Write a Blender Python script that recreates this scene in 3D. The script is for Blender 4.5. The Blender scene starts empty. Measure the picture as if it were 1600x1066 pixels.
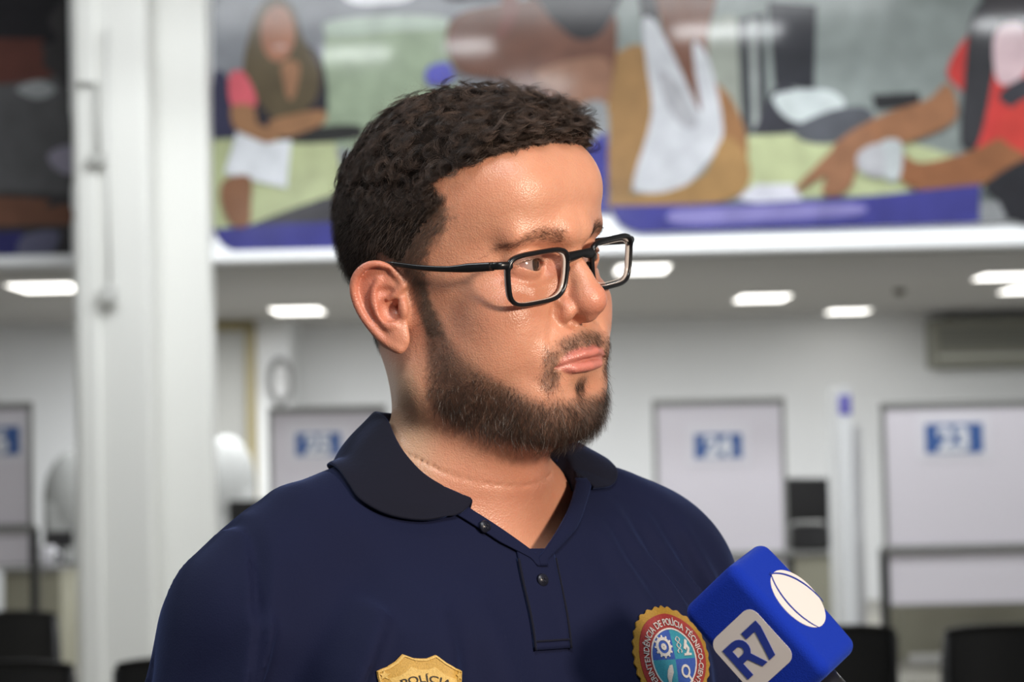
import bpy, bmesh, math, random
import numpy as np
from mathutils import Vector, Matrix

random.seed(7); rng = np.random.default_rng(7)
S = bpy.context.scene
COL = S.collection

# ------------------------------------------------------------------ camera
F_PX, HORIZON, ROLL = 3333.0, 700.0, math.radians(-1.2)     # focal length in px of a 1600 px wide frame
CAM = np.array([0.0, 0.0, 1.5])
_p = math.atan((HORIZON-533)/F_PX)
_f = np.array([0, math.cos(_p), math.sin(_p)]); _u0 = np.array([0, -math.sin(_p), math.cos(_p)]); _x0 = np.array([1.0, 0, 0])
_x = math.cos(ROLL)*_x0+math.sin(ROLL)*_u0; _u = -math.sin(ROLL)*_x0+math.cos(ROLL)*_u0
cd = bpy.data.cameras.new('camera'); cam = bpy.data.objects.new('camera', cd); COL.objects.link(cam)
cam.matrix_world = Matrix(((_x[0], _u[0], -_f[0], CAM[0]), (_x[1], _u[1], -_f[1], CAM[1]), (_x[2], _u[2], -_f[2], CAM[2]), (0, 0, 0, 1)))
cd.sensor_width = 36; cd.lens = F_PX/1600*36
cd.clip_start = 0.05; cd.clip_end = 100
cd.dof.use_dof = True; cd.dof.focus_distance = 1.36; cd.dof.aperture_fstop = 8.5; cd.dof.aperture_blades = 0
S.camera = cam

def at(px, py, Y):
    """world point on the ray of a photo pixel at world depth Y"""
    d = _f+_x*((px-800)/F_PX)-_u*((py-533)/F_PX)
    return CAM+d*(Y/d[1])

# ------------------------------------------------------------------ world, exposure, main lights
S.view_settings.view_transform = 'Standard'; S.view_settings.look = 'None'
S.view_settings.gamma = 1; S.view_settings.exposure = 0.0; S.view_settings.use_curve_mapping = False
w = bpy.data.worlds.new('world'); S.world = w; w.use_nodes = True
w.node_tree.nodes['Background'].inputs[0].default_value = (0.80, 0.86, 1.0, 1)
w.node_tree.nodes['Background'].inputs[1].default_value = 0.10

def area(name, loc, target, size, power, color, sy=None, spread=180):
    l = bpy.data.lights.new(name, 'AREA'); l.size = size; l.energy = power; l.color = color
    if sy: l.shape = 'RECTANGLE'; l.size_y = sy
    l.spread = math.radians(spread)
    o = bpy.data.objects.new(name, l); COL.objects.link(o); o.location = loc
    o.rotation_euler = (Vector(target)-Vector(loc)).to_track_quat('-Z', 'Y').to_euler()
    return o
# the news crew's camera light, high to the right of the lens
area('camera_light', (0.84, 0.32, 1.83), (0.0, 1.42, 1.58), 0.14, 22, (1.0, 0.85, 0.70))
# hall ceiling lamps
area('hall_lamp_light', (0.3, -1.2, 4.4), (0.3, 2.0, 1.0), 2.0, 95, (0.93, 0.97, 1.0), 1.2)
area('hall_lamp_light', (-2.6, 2.0, 4.4), (-0.8, 2.0, 1.0), 1.6, 60, (0.93, 0.97, 1.0), 1.2)
area('hall_lamp_light', (0.2, 9.3, 5.35), (0.0, 12.2, 1.6), 6.0, 340, (0.95, 0.98, 1.0), 0.8)
# ------------------------------------------------------------------ helpers
def tag(o, label=None, cat=None, group=None, kind=None):
    if label: o['label'] = label
    if cat: o['category'] = cat
    if group: o['group'] = group
    if kind: o['kind'] = kind
    return o

def empty(name, loc=(0, 0, 0), rz=0, **k):
    o = bpy.data.objects.new(name, None); COL.objects.link(o); o.location = loc; o.rotation_euler = (0, 0, rz)
    return tag(o, **k)

def mesh(name, verts, faces, mats, parent=None, smooth=True, midx=None, mw=None):
    me = bpy.data.meshes.new(name)
    verts = np.asarray(verts, dtype=np.float32)
    if isinstance(faces, np.ndarray) and faces.ndim == 2:
        n, k = faces.shape
        me.vertices.add(len(verts)); me.vertices.foreach_set('co', verts.ravel())
        me.loops.add(n*k); me.loops.foreach_set('vertex_index', faces.ravel().astype(np.int32))
        me.polygons.add(n); me.polygons.foreach_set('loop_start', np.arange(0, n*k, k, dtype=np.int32))
        me.update(calc_edges=True)
    else:
        me.from_pydata([tuple(v) for v in verts], [], [tuple(int(i) for i in f) for f in faces])
    for m in (mats if isinstance(mats, (list, tuple)) else [mats]): me.materials.append(m)
    if midx is not None: me.polygons.foreach_set('material_index', np.asarray(midx, dtype=np.int32))
    me.polygons.foreach_set('use_smooth', np.full(len(me.polygons), smooth))
    me.update()
    o = bpy.data.objects.new(name, me); COL.objects.link(o)
    if parent: o.parent = parent
    return o

def attr(o, name, vals):
    a = o.data.attributes.new(name, 'FLOAT', 'POINT'); a.data.foreach_set('value', np.asarray(vals, dtype=np.float32))

class B:
    """bmesh collector"""
    def __init__(s): s.b = bmesh.new(); s.mi = 0
    def _m(s, fs):
        for f in fs: f.material_index = s.mi
    def box(s, c, d, rot=None, bev=0, seg=2):
        M = Matrix.Translation(c) @ (rot.to_4x4() if rot else Matrix.Identity(4)) @ Matrix.Diagonal((*d, 1))
        r = bmesh.ops.create_cube(s.b, size=1, matrix=M)
        if bev:
            es = list({e for v in r['verts'] for e in v.link_edges})
            q = bmesh.ops.bevel(s.b, geom=es, offset=bev, segments=seg, affect='EDGES', profile=.5)
            s._m(q['faces'])
            for v in q['verts']: s._m(v.link_faces)
        for v in r['verts']:
            if v.is_valid: s._m(v.link_faces)
        return s
    def cyl(s, a, b, r, r2=None, seg=24, caps=True):
        a, b = Vector(a), Vector(b); d = b-a
        M = Matrix.Translation((a+b)/2) @ d.to_track_quat('Z', 'Y').to_matrix().to_4x4()
        q = bmesh.ops.create_cone(s.b, cap_ends=caps, segments=seg, radius1=r, radius2=r if r2 is None else r2, depth=d.length, matrix=M)
        for v in q['verts']: s._m(v.link_faces)
        return s
    def ell(s, c, r, rot=None, seg=24):
        M = Matrix.Translation(c) @ (rot.to_4x4() if rot else Matrix.Identity(4)) @ Matrix.Diagonal((*r, 1))
        q = bmesh.ops.create_uvsphere(s.b, u_segments=seg, v_segments=seg//2, radius=1, matrix=M)
        for v in q['verts']: s._m(v.link_faces)
        return s
    def poly(s, pts):
        f = s.b.faces.new([s.b.verts.new(p) for p in pts]); f.material_index = s.mi
        return s
    def obj(s, name, mats, parent=None, smooth=False, auto=None):
        me = bpy.data.meshes.new(name); s.b.normal_update(); s.b.to_mesh(me); s.b.free()
        for m in (mats if isinstance(mats, (list, tuple)) else [mats]): me.materials.append(m)
        for p in me.polygons: p.use_smooth = smooth
        o = bpy.data.objects.new(name, me); COL.objects.link(o)
        if parent: o.parent = parent
        return o

def tube_np(pts, rad, seg=10, closed=False, flat=None, up=(0, 0, 1)):
    """sweep an elliptical section along a polyline; flat=(a,b) scales section axes"""
    P = np.asarray(pts, float); n = len(P)
    T = np.gradient(P, axis=0) if not closed else (np.roll(P, -1, 0)-np.roll(P, 1, 0))
    T /= np.linalg.norm(T, axis=1)[:, None]
    u = np.array(up, float); N = np.cross(T, u); N /= np.linalg.norm(N, axis=1)[:, None]+1e-9
    Bn = np.cross(N, T)
    rad = np.broadcast_to(np.asarray(rad, float), (n,))
    a, b = flat if flat else (1, 1)
    t = np.arange(seg)/seg*2*np.pi
    V = P[:, None]+rad[:, None, None]*(a*np.cos(t)[None, :, None]*N[:, None]+b*np.sin(t)[None, :, None]*Bn[:, None])
    F = []
    m = n if closed else n-1
    for i in range(m):
        j = (i+1) % n
        for k in range(seg):
            l = (k+1) % seg
            F.append((i*seg+k, i*seg+l, j*seg+l, j*seg+k))
    V = V.reshape(-1, 3)
    if not closed:
        F.append(tuple(range(seg))); F.append(tuple((n-1)*seg+k for k in reversed(range(seg))))
    return V, F

def join(parts):
    V, F, o = [], [], 0
    for v, f in parts:
        V.append(np.asarray(v, float)); F += [tuple(int(i)+o for i in g) for g in f]; o += len(v)
    return np.concatenate(V), F

def spline(P, n, closed=False):
    """Catmull-Rom through P, n samples"""
    P = np.asarray(P, float)
    if closed: Q = np.vstack([P[-1], P, P[0], P[1]]); m = len(P)
    else: Q = np.vstack([2*P[0]-P[1], P, 2*P[-1]-P[-2]]); m = len(P)-1
    t = np.linspace(0, m, n, endpoint=not closed); i = np.minimum(t.astype(int), m-1); f = (t-i)[:, None]
    a, b, c, d = Q[i], Q[i+1], Q[i+2], Q[i+3]
    return .5*((2*b)+(c-a)*f+(2*a-5*b+4*c-d)*f*f+(3*b-3*c+d-a)*f**3)

# ------------------------------------------------------------------ materials
def mat(name, col, rough=.5, metal=0, spec=.5, noise=None, bump=None, sheen=0, coat=0, emit=None, estr=0, sss=0, wave=None):
    m = bpy.data.materials.new(name); m.use_nodes = True; N = m.node_tree.nodes; L = m.node_tree.links
    b = N['Principled BSDF']; c4 = (*col, 1)
    b.inputs['Base Color'].default_value = c4; b.inputs['Roughness'].default_value = rough; b.inputs['Metallic'].default_value = metal
    b.inputs['Specular IOR Level'].default_value = spec
    if sheen: b.inputs['Sheen Weight'].default_value = sheen; b.inputs['Sheen Roughness'].default_value = .4
    if coat: b.inputs['Coat Weight'].default_value = coat; b.inputs['Coat Roughness'].default_value = .05
    if emit: b.inputs['Emission Color'].default_value = (*emit, 1); b.inputs['Emission Strength'].default_value = estr
    tc = N.new('ShaderNodeTexCoord')
    if noise:
        sc, amt = noise
        t = N.new('ShaderNodeTexNoise'); t.inputs['Scale'].default_value = sc; t.inputs['Detail'].default_value = 4
        L.new(tc.outputs['Object'], t.inputs['Vector'])
        r = N.new('ShaderNodeMapRange'); r.inputs['To Min'].default_value = 1-amt; r.inputs['To Max'].default_value = 1+amt
        L.new(t.outputs['Fac'], r.inputs['Value'])
        x = N.new('ShaderNodeVectorMath'); x.operation = 'SCALE'; x.inputs[0].default_value = col
        L.new(r.outputs[0], x.inputs['Scale']); L.new(x.outputs[0], b.inputs['Base Color'])
    if bump:
        sc, st, di = bump
        t = N.new('ShaderNodeTexNoise'); t.inputs['Scale'].default_value = sc; t.inputs['Detail'].default_value = 3
        L.new(tc.outputs['Object'], t.inputs['Vector'])
        q = N.new('ShaderNodeBump'); q.inputs['Strength'].default_value = st; q.inputs['Distance'].default_value = di
        L.new(t.outputs['Fac'], q.inputs['Height']); L.new(q.outputs[0], b.inputs['Normal'])
    return m

# ------------------------------------------------------------------ signed distance toolkit (millimetres)
def sm(a, b, k):                                   # smooth union
    h = np.clip(.5+.5*(b-a)/k, 0, 1); return b*(1-h)+a*h-k*h*(1-h)
def ss(a, b, k):                                   # smooth subtraction of b from a
    return -sm(-a, b, k)
def ell(P, c, r, R=None):
    q = P-np.asarray(c, np.float32)
    if R is not None: q = q@np.asarray(R, np.float32)
    r = np.asarray(r, np.float32)
    k0 = np.sqrt(((q/r)**2).sum(1)); k1 = np.sqrt(((q/(r*r))**2).sum(1))+1e-9
    return k0*(k0-1)/k1
def cap(P, a, b, ra, rb=None):
    a = np.asarray(a, np.float32); b = np.asarray(b, np.float32); rb = ra if rb is None else rb
    d = b-a; q = P-a; h = np.clip((q@d)/(d@d), 0, 1)
    return np.sqrt(((q-h[:, None]*d)**2).sum(1))-(ra+(rb-ra)*h)
def chain(P, pts, rad):
    d = None
    for i in range(len(pts)-1):
        c = cap(P, pts[i], pts[i+1], rad[i], rad[i+1]); d = c if d is None else np.minimum(d, c)
    return d
def near(P, c, r):                                 # index of points within a ball (to keep local features cheap)
    return np.nonzero(((P-np.asarray(c, np.float32))**2).sum(1) < r*r)[0]
def gauss(P, c, r):
    q = (P-np.asarray(c, np.float32))/np.asarray(r, np.float32); return np.exp(-(q**2).sum(1))
def sstep(x, a, b):
    t = np.clip((x-a)/(b-a), 0, 1); return t*t*(3-2*t)

def axis_coords(segs):
    """[(start, end, step), ...] to one rising coordinate array"""
    out = [segs[0][0]]
    for a, b, s in segs:
        n = max(1, int(round((b-a)/s))); out += list(a+(b-a)*np.arange(1, n+1)/n)
    return np.array(out, np.float32)

def surface_nets(fn, X, Y, Z, blk=8):
    nx, ny, nz = len(X), len(Y), len(Z)
    V = np.full((nx, ny, nz), 1e3, np.float32)
    bx, by, bz = [list(range(0, n, blk)) for n in (nx, ny, nz)]
    def mid(A, b): return np.array([(A[i]+A[min(i+blk, len(A)-1)])/2 for i in b]), np.array([(A[min(i+blk, len(A)-1)]-A[i])/2 for i in b])
    (mx, hx), (my, hy), (mz, hz) = mid(X, bx), mid(Y, by), mid(Z, bz)
    G = np.stack(np.meshgrid(mx, my, mz, indexing='ij'), -1).reshape(-1, 3).astype(np.float32)
    H = np.sqrt((np.stack(np.meshgrid(hx, hy, hz, indexing='ij'), -1).reshape(-1, 3)**2).sum(1))
    D = fn(G); I = np.stack(np.meshgrid(bx, by, bz, indexing='ij'), -1).reshape(-1, 3)
    keep = np.abs(D) < H*1.9+14
    for (i, j, k), d in zip(I[~keep], D[~keep]): V[i:i+blk, j:j+blk, k:k+blk] = d
    todo = I[keep]; CH = 600
    for s in range(0, len(todo), CH):
        idx = []
        for i, j, k in todo[s:s+CH]:
            g = np.stack(np.meshgrid(np.arange(i, min(i+blk, nx)), np.arange(j, min(j+blk, ny)), np.arange(k, min(k+blk, nz)), indexing='ij'), -1)
            idx.append(g.reshape(-1, 3))
        idx = np.concatenate(idx); P = np.stack([X[idx[:, 0]], Y[idx[:, 1]], Z[idx[:, 2]]], 1)
        V[idx[:, 0], idx[:, 1], idx[:, 2]] = fn(P)
    sg = V < 0
    cnt = np.zeros((nx-1, ny-1, nz-1), np.uint8)
    for a in (0, 1):
        for b in (0, 1):
            for c in (0, 1): cnt += sg[a:nx-1+a, b:ny-1+b, c:nz-1+c]
    act = np.argwhere((cnt > 0) & (cnt < 8)); n = len(act)
    ids = np.full(cnt.shape, -1, np.int32); ids[tuple(act.T)] = np.arange(n)
    acc = np.zeros((n, 3)); w = np.zeros(n)
    cs = [(a, b, c) for a in (0, 1) for b in (0, 1) for c in (0, 1)]
    for A in cs:
        for ax in range(3):
            if A[ax]: continue
            Bc = list(A); Bc[ax] = 1
            i0, i1 = act+np.array(A), act+np.array(Bc)
            v0, v1 = V[tuple(i0.T)], V[tuple(i1.T)]; m = (v0 < 0) != (v1 < 0)
            t = v0[m]/(v0[m]-v1[m])
            p0 = np.stack([X[i0[m, 0]], Y[i0[m, 1]], Z[i0[m, 2]]], 1); p1 = np.stack([X[i1[m, 0]], Y[i1[m, 1]], Z[i1[m, 2]]], 1)
            acc[m] += p0+(p1-p0)*t[:, None]; w[m] += 1
    verts = acc/w[:, None]
    F = []
    for ax in range(3):
        sl0 = [slice(None)]*3; sl1 = [slice(None)]*3; sl0[ax] = slice(0, -1); sl1[ax] = slice(1, None)
        s0, s1 = sg[tuple(sl0)], sg[tuple(sl1)]
        o = [1, 2, 0][ax], [2, 0, 1][ax]
        E = np.argwhere(s0 != s1)
        E = E[(E[:, o[0]] > 0) & (E[:, o[1]] > 0) & (E[:, o[0]] < V.shape[o[0]]-1) & (E[:, o[1]] < V.shape[o[1]]-1)]
        u = np.zeros(3, int); u[o[0]] = 1; v = np.zeros(3, int); v[o[1]] = 1
        q = np.stack([ids[tuple((E-u-v).T)], ids[tuple((E-v).T)], ids[tuple(E.T)], ids[tuple((E-u).T)]], 1)
        fl = ~s0[tuple(E.T)]; q[fl] = q[fl][:, ::-1]; F.append(q)
    F = np.concatenate(F)
    return verts, F[(F >= 0).all(1)]

def surf_grad(fn, P, e=.6):
    P = P.astype(np.float32); g = np.stack([fn(P+np.eye(3, dtype=np.float32)[i]*e)-fn(P-np.eye(3, dtype=np.float32)[i]*e) for i in range(3)], 1)
    return g/(np.linalg.norm(g, axis=1)[:, None]+1e-9)
# ------------------------------------------------------------------ the hall
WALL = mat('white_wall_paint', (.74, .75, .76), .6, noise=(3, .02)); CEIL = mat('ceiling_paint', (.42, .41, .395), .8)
FLR = mat('grey_floor_tile', (.20, .19, .16), .35, noise=(2, .1)); COLM = mat('column_paint', (.67, .67, .64), .5); TRIM = mat('white_trim', (.82, .83, .84), .4)
YF, YW = 13.4, 20.2          # mezzanine front, far wall
HC = 2.70                    # height under the mezzanine
def st(o): o['kind'] = 'structure'; return o
b = B(); b.box((0, 10, -.05), (16, 26, .1)); st(b.obj('floor', FLR))
b = B(); b.box((0, YW+.1, 1.4), (16, .2, 2.8)); st(b.obj('wall_back', WALL))
b = B(); b.box((-6.6, 10, 2.75), (.2, 26, 5.5)); st(b.obj('wall_left', WALL))
b = B(); b.box((6.6, 10, 2.75), (.2, 26, 5.5)); st(b.obj('wall_right', WALL))
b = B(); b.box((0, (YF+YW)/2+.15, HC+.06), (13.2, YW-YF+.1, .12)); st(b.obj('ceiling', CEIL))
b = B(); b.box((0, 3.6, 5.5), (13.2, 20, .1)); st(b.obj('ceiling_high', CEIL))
# a wall return at the left rear, with a cased doorway
xr = at(470, 560, YW-.01)[0]
b = B(); b.box((xr-2.2, YW-.5, 1.35), (4.4, 1.0, 2.7)); st(b.obj('wall_rear_left', WALL))
# mezzanine front: white fascia, lower bead
zt = 5.3
b = B(); b.box((0, YF+.1, (HC+zt)/2), (13.2, .2, zt-HC)); b.box((0, YF-.03, HC+.035), (13.2, .12, .07), bev=.015); st(b.obj('wall_mezzanine', TRIM))
# column
cxl, cxm, cxr = at(116, 533, 12.65)[0], at(247, 533, 13.0)[0], at(333, 533, 13.3)[0]
b = B(); b.box(((cxl+cxm)/2, 13.02, 2.75), (cxm-cxl, .74, 5.5), bev=.012); b.box((cxl+.09, 12.64, 2.75), (.13, .06, 5.5), bev=.02); b.box(((cxm+cxr)/2-.02, 13.28, 2.75), (cxr-cxm+.04, .26, 5.5), bev=.01)
st(b.obj('column_1', COLM))
# electrical conduit and boxes on the column
def P3(px, py, Y): return Vector(at(px, py, Y))
x0 = P3(150, 200, 12.5); gm = mat('grey_plastic', (.40, .40, .38), .5)
cond = empty('conduit', (x0.x, 12.58, 0)); tag(cond, 'thin grey electrical conduit running down the white column', 'conduit')
b = B(); za = P3(150, 130, 12.58).z; zb = P3(150, 250, 12.58).z; b.cyl((0, 0, zb), (0, 0, za), .012, seg=12); b.cyl((0, 0, za), (-.12, 0, za), .012, seg=12); b.obj('pipe', gm, cond, True)
zc_ = P3(172, 460, 12.58).z; xx = P3(172, 460, 12.58).x-x0.x
b = B(); b.cyl((xx, 0, zc_), (xx, 0, zc_+1.6), .010, seg=12); b.obj('pipe', mat('white_plastic', (.62, .62, .6), .5), cond, True)
b = B(); b.box((0, 0, zb), (.11, .06, .07), bev=.012); b.obj('junction_box', gm, cond)
b = B(); b.box((xx, 0, zc_), (.10, .06, .10), bev=.012); b.obj('junction_box', mat('pale_plastic', (.5, .5, .48), .5), cond)

# ------------------------------------------------------------------ mural prints on the mezzanine front
PM = {}
def pm(n, c):
    if n not in PM: PM[n] = mat('print_'+n, tuple(.74*v+.04*sum(c)/3 for v in c), .7, spec=.2, coat=.3, noise=(7, .35))
    PM[n].node_tree.nodes['Principled BSDF'].inputs['Coat Roughness'].default_value = .12
    return PM[n]
def mural(label, shapes, yb):
    """shapes: (colour name, rgb, photo outline) stacked outward in thin layers of printed vinyl"""
    V, F, mi, mats_ = [], [], [], []
    for k, (n, c, pts) in enumerate(shapes):
        m = pm(n, c)
        if m not in mats_: mats_.append(m)
        Y = yb-.004-.0012*k; Q = [at(x, y, Y) for x, y in pts]; n0 = len(V); V += Q
        nq = len(Q); F.append(tuple(range(n0, n0+nq))); mi.append(mats_.index(m))
        V += [q+np.array([0, .0025, 0]) for q in Q]
        for j in range(nq): F.append((n0+j, n0+nq+j, n0+nq+(j+1) % nq, n0+(j+1) % nq)); mi.append(mats_.index(m))
    o = mesh('wall_mural', V, F, mats_, None, False, mi); tag(o, label, 'mural', 'printed murals on the mezzanine front'); return o
def blob(cx, cy, rx, ry, a=0, n=22):
    a = math.radians(a); return [(cx+rx*math.cos(t)*math.cos(a)-ry*math.sin(t)*math.sin(a), cy+rx*math.cos(t)*math.sin(a)+ry*math.sin(t)*math.cos(a)) for t in np.linspace(0, 2*math.pi, n, endpoint=False)]
def sp(*p): return [tuple(q) for q in spline(np.array(p, float), len(p)*4, True)]
grey = (.20, .22, .24); cream = (.46, .50, .33); skin_ = (.30, .15, .07); dskin = (.13, .055, .035); blue = (.035, .035, .20); dark = (.015, .014, .018)
B1 = (1.0,)
mural('mural print of a man bent over a desk, left of the column', [
    ('dark_grey', (.045, .043, .045), [(-480, -60), (106, -60), (113, 412), (-480, 414)]),
    ('black', dark, sp((-480, -60), (70, -60), (75, 30), (40, 75), (-480, 90))),
    ('deep_skin', (.12, .04, .03), sp((-480, 70), (20, 60), (62, 70), (66, 100), (40, 130), (-480, 150))),
    ('mid_grey', (.10, .10, .105), sp((20, 130), (90, 120), (112, 190), (112, 290), (40, 300), (-480, 270), (-480, 170))),
    ('pale_grey', (.35, .37, .38), sp((25, 140), (60, 125), (88, 140), (60, 155))),
    ('lilac', (.30, .28, .36), sp((76, 240), (113, 228), (113, 272), (84, 262))),
    ('brown_skin', (.17, .075, .045), sp((-480, 310), (30, 308), (70, 325), (108, 320), (110, 350), (60, 352), (-480, 362))),
    ('dark_blue', (.03, .03, .15), [(-480, 375), (38, 362), (30, 413), (-480, 414)]), ('slate', (.12, .12, .19), sp((34, 370), (92, 362), (72, 412), (30, 412)))], YF)
cor = [(333, -60), (331, 340), (334, 358), (341, 374), (352, 386), (368, 394), (390, 396)]
mural('mural print of a smiling long-haired woman holding papers at a desk', [
    ('wall_grey', (.20, .21, .235), cor+[(640, 392), (930, 372), (930, -60)]),
    ('cabinet', (.29, .36, .25), sp((520, 40), (560, 28), (680, 30), (705, 60), (700, 210), (560, 235), (503, 200), (508, 60))),
    ('cabinet_top', (.42, .50, .42), sp((512, 34), (600, 24), (690, 26), (698, 44), (620, 48), (520, 56))),
    ('lamp_glare', (.85, .85, .9), sp((528, -50), (640, -50), (650, -8), (600, 6), (540, 0))),  # lamp reflection on the gloss, painted into the print as white
    ('navy_chair', (.03, .03, .07), sp((333, 118), (356, 124), (368, 214), (334, 218))),
    ('table_cream', (.40, .44, .24), [(332, 218), (520, 208), (540, 300), (420, 345), (333, 362)]),
    ('dark_floor', (.05, .048, .055), sp((400, 348), (530, 302), (600, 300), (600, 350), (420, 352))),
    ('royal_blue', (.04, .04, .22), [(333, 358), (420, 350), (640, 344), (930, 330), (930, 372), (640, 392), (390, 396), (368, 394), (352, 386), (341, 374)]),
    ('table_edge', (.02, .02, .02), sp((430, 212), (500, 198), (560, 196), (560, 216), (470, 224))),
    ('vest', (.025, .022, .03), sp((390, 82), (440, 70), (500, 85), (508, 190), (450, 200), (395, 190))),
    ('hair_brown', (.10, .075, .04), sp((400, 20), (430, -6), (458, 10), (474, 60), (500, 110), (490, 160), (440, 190), (405, 160), (380, 110))),
    ('face_tan', (.34, .15, .09), blob(434, 52, 27, 44)), ('smile', (.5, .3, .26), blob(438, 74, 12, 4)),
    ('neck_tan', (.30, .15, .08), sp((440, 100), (468, 100), (460, 150), (448, 150))),
    ('pink_sleeve', (.62, .10, .13), sp((358, 118), (380, 112), (400, 150), (396, 168), (362, 166))),
    ('arm_tan', skin_, sp((362, 166), (396, 166), (404, 194), (440, 205), (420, 225), (380, 208), (364, 196))),
    ('hand_tan', skin_, sp((420, 190), (460, 178), (503, 172), (506, 192), (450, 214), (428, 206))),
    ('paper', (.62, .64, .68), [(370, 206), (415, 224), (455, 218), (448, 294), (396, 282), (386, 272), (378, 280), (350, 270)]),
    ('forearm_brown', (.22, .10, .05), sp((352, 280), (390, 276), (392, 320), (388, 352), (360, 350), (344, 310))),
    ('neck_brown', dskin, sp((700, 40), (760, 10), (950, 0), (948, 160), (900, 168), (850, 175), (800, 130), (714, 110))),
    ('ear_brown', (.17, .06, .045), sp((780, -20), (808, -10), (802, 40), (776, 62), (786, 20))),
    ('nape_light', (.24, .12, .075), sp((840, 110), (947, 90), (947, 165), (905, 162), (860, 140))),
    ('hair_black', dark, sp((690, -60), (960, -60), (948, 40), (905, 62), (862, 30), (820, -10), (700, 0))),
    ('violet_blue', (.10, .10, .45), sp((668, 106), (700, 98), (708, 126), (670, 132))),
    ('grey_chair', (.24, .25, .26), sp((905, 170), (947, 162), (948, 240), (915, 240))),
    ('chair_blue', (.035, .035, .22), [(912, 236), (930, 216), (949, 206), (950, 335), (930, 330)])], YF)
c2 = [(952, -60), (950, 300), (955, 330), (965, 348), (980, 358), (1000, 364)]
mural('large mural print of two people pointing and writing at a table', [
    ('office_wall', (.215, .245, .235), c2+[(1300, 356), (1680, 342), (1680, -60)]),
    ('curtain', (.27, .29, .25), sp((1065, 60), (1160, 30), (1165, 190), (1110, 240), (1070, 180))),
    ('pillar_dark', (.04, .045, .05), [(1152, 30), (1195, 20), (1200, 200), (1160, 215)]), ('pillar_light', (.26, .28, .27), [(1170, 30), (1182, 30), (1186, 200), (1176, 204)]),
    ('monitor', (.022, .023, .03), [(1200, 2), (1276, 8), (1272, 140), (1210, 132)]), ('monitor_foot', (.03, .03, .04), sp((1216, 130), (1240, 140), (1248, 200), (1180, 212), (1190, 180))),
    ('table_cream', (.40, .44, .24), [(1168, 212), (1360, 205), (1560, 262), (1530, 300), (1300, 308), (1160, 306)]),
    ('white_dish', (.50, .55, .55), sp((1210, 148), (1290, 140), (1320, 165), (1270, 190), (1230, 185))),
    ('phone', (.08, .085, .10), sp((1240, 200), (1300, 172), (1352, 168), (1362, 190), (1310, 222), (1260, 222))),
    ('radio', (.02, .02, .022), [(1362, 148), (1436, 144), (1438, 166), (1368, 172)]),
    ('hair_black', dark, sp((998, -50), (1040, -50), (1030, 20), (1012, 50), (1002, 20))),
    ('face_brown', (.15, .065, .04), sp((1028, -40), (1120, -40), (1106, 60), (1110, 150), (1098, 180), (1060, 110), (1034, 40))),
    ('shoulder_tan', (.27, .15, .055), sp((1000, 70), (1020, 100), (1024, 200), (985, 300), (954, 320), (950, 110), (970, 80))),
    ('arm_right', (.25, .12, .045), sp((1110, 130), (1140, 150), (1166, 210), (1164, 260), (1130, 280), (1120, 200))),
    ('blouse', (.47, .48, .51), sp((1004, 35), (1020, 30), (1050, 80), (1094, 175), (1086, 110), (1084, 65), (1108, 95), (1130, 205), (1100, 260), (1060, 296), (1000, 300), (990, 280), (1018, 180), (1010, 100))),
    ('blouse_shade', (.33, .33, .35), sp((1030, 110), (1060, 130), (1090, 190), (1070, 200), (1040, 160))),
    ('forearm_tan', (.30, .17, .06), sp((955, 305), (1040, 300), (1100, 270), (1130, 215), (1162, 235), (1172, 280), (1140, 312), (1050, 322), (960, 332))),
    ('note_paper', (.55, .55, .62), [(1150, 312), (1180, 288), (1240, 288), (1254, 312), (1190, 318)]),
    ('red_shirt', (.50, .035, .03), sp((1480, 110), (1530, 40), (1600, 50), (1680, 60), (1680, 250), (1520, 228), (1508, 150))),
    ('strap_black', (.03, .03, .035), sp((1520, 20), (1560, 0), (1556, 90), (1530, 220), (1502, 224), (1506, 130))),
    ('hair_top', (.05, .045, .05), sp((1540, -40), (1680, -40), (1680, 40), (1560, 30))),
    ('badge_pale', (.62, .45, .48), sp((1555, 50), (1600, 40), (1605, 110), (1560, 130))),
    ('tee_dark', (.04, .04, .05), sp((1560, 150), (1610, 120), (1640, 170), (1600, 175))),
    ('upper_arm', (.27, .12, .055), sp((1478, 130), (1492, 150), (1490, 190), (1420, 222), (1350, 240), (1300, 235), (1330, 205), (1390, 175), (1450, 155))),
    ('hand', (.26, .12, .06), sp((1350, 200), (1310, 225), (1246, 290), (1250, 297), (1290, 275), (1284, 300), (1306, 306), (1330, 290), (1344, 250), (1372, 230))),
    ('lower_arm', (.25, .10, .04), sp((1408, 240), (1440, 255), (1520, 235), (1580, 210), (1608, 240), (1540, 285), (1470, 300), (1410, 285))),
    ('red_sleeve', (.52, .04, .03), sp((1556, 200), (1610, 150), (1680, 160), (1680, 240), (1600, 238))),
    ('watch', (.42, .45, .46), sp((1376, 222), (1408, 222), (1408, 270), (1392, 284), (1372, 262))),
    ('sheen_paper', (.38, .38, .40), sp((1340, 240), (1376, 225), (1380, 275), (1345, 268))),
    ('dark_skirt', (.02, .02, .025), sp((1540, 290), (1600, 250), (1680, 240), (1680, 345), (1580, 345), (1562, 318))),
    ('royal_blue', (.05, .05, .25), [(951, 322), (1160, 318), (1340, 308), (1532, 288), (1530, 348), (1300, 356), (1000, 364), (980, 358), (965, 348)]),
    ('blue_sheen', (.20, .18, .42), sp((1050, 330), (1130, 324), (1330, 318), (1340, 335), (1200, 345), (1060, 350))),
    ('grey_corner', (.26, .27, .28), [(1531, 316), (1560, 314), (1575, 345), (1531, 348)])], YF)

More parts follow.
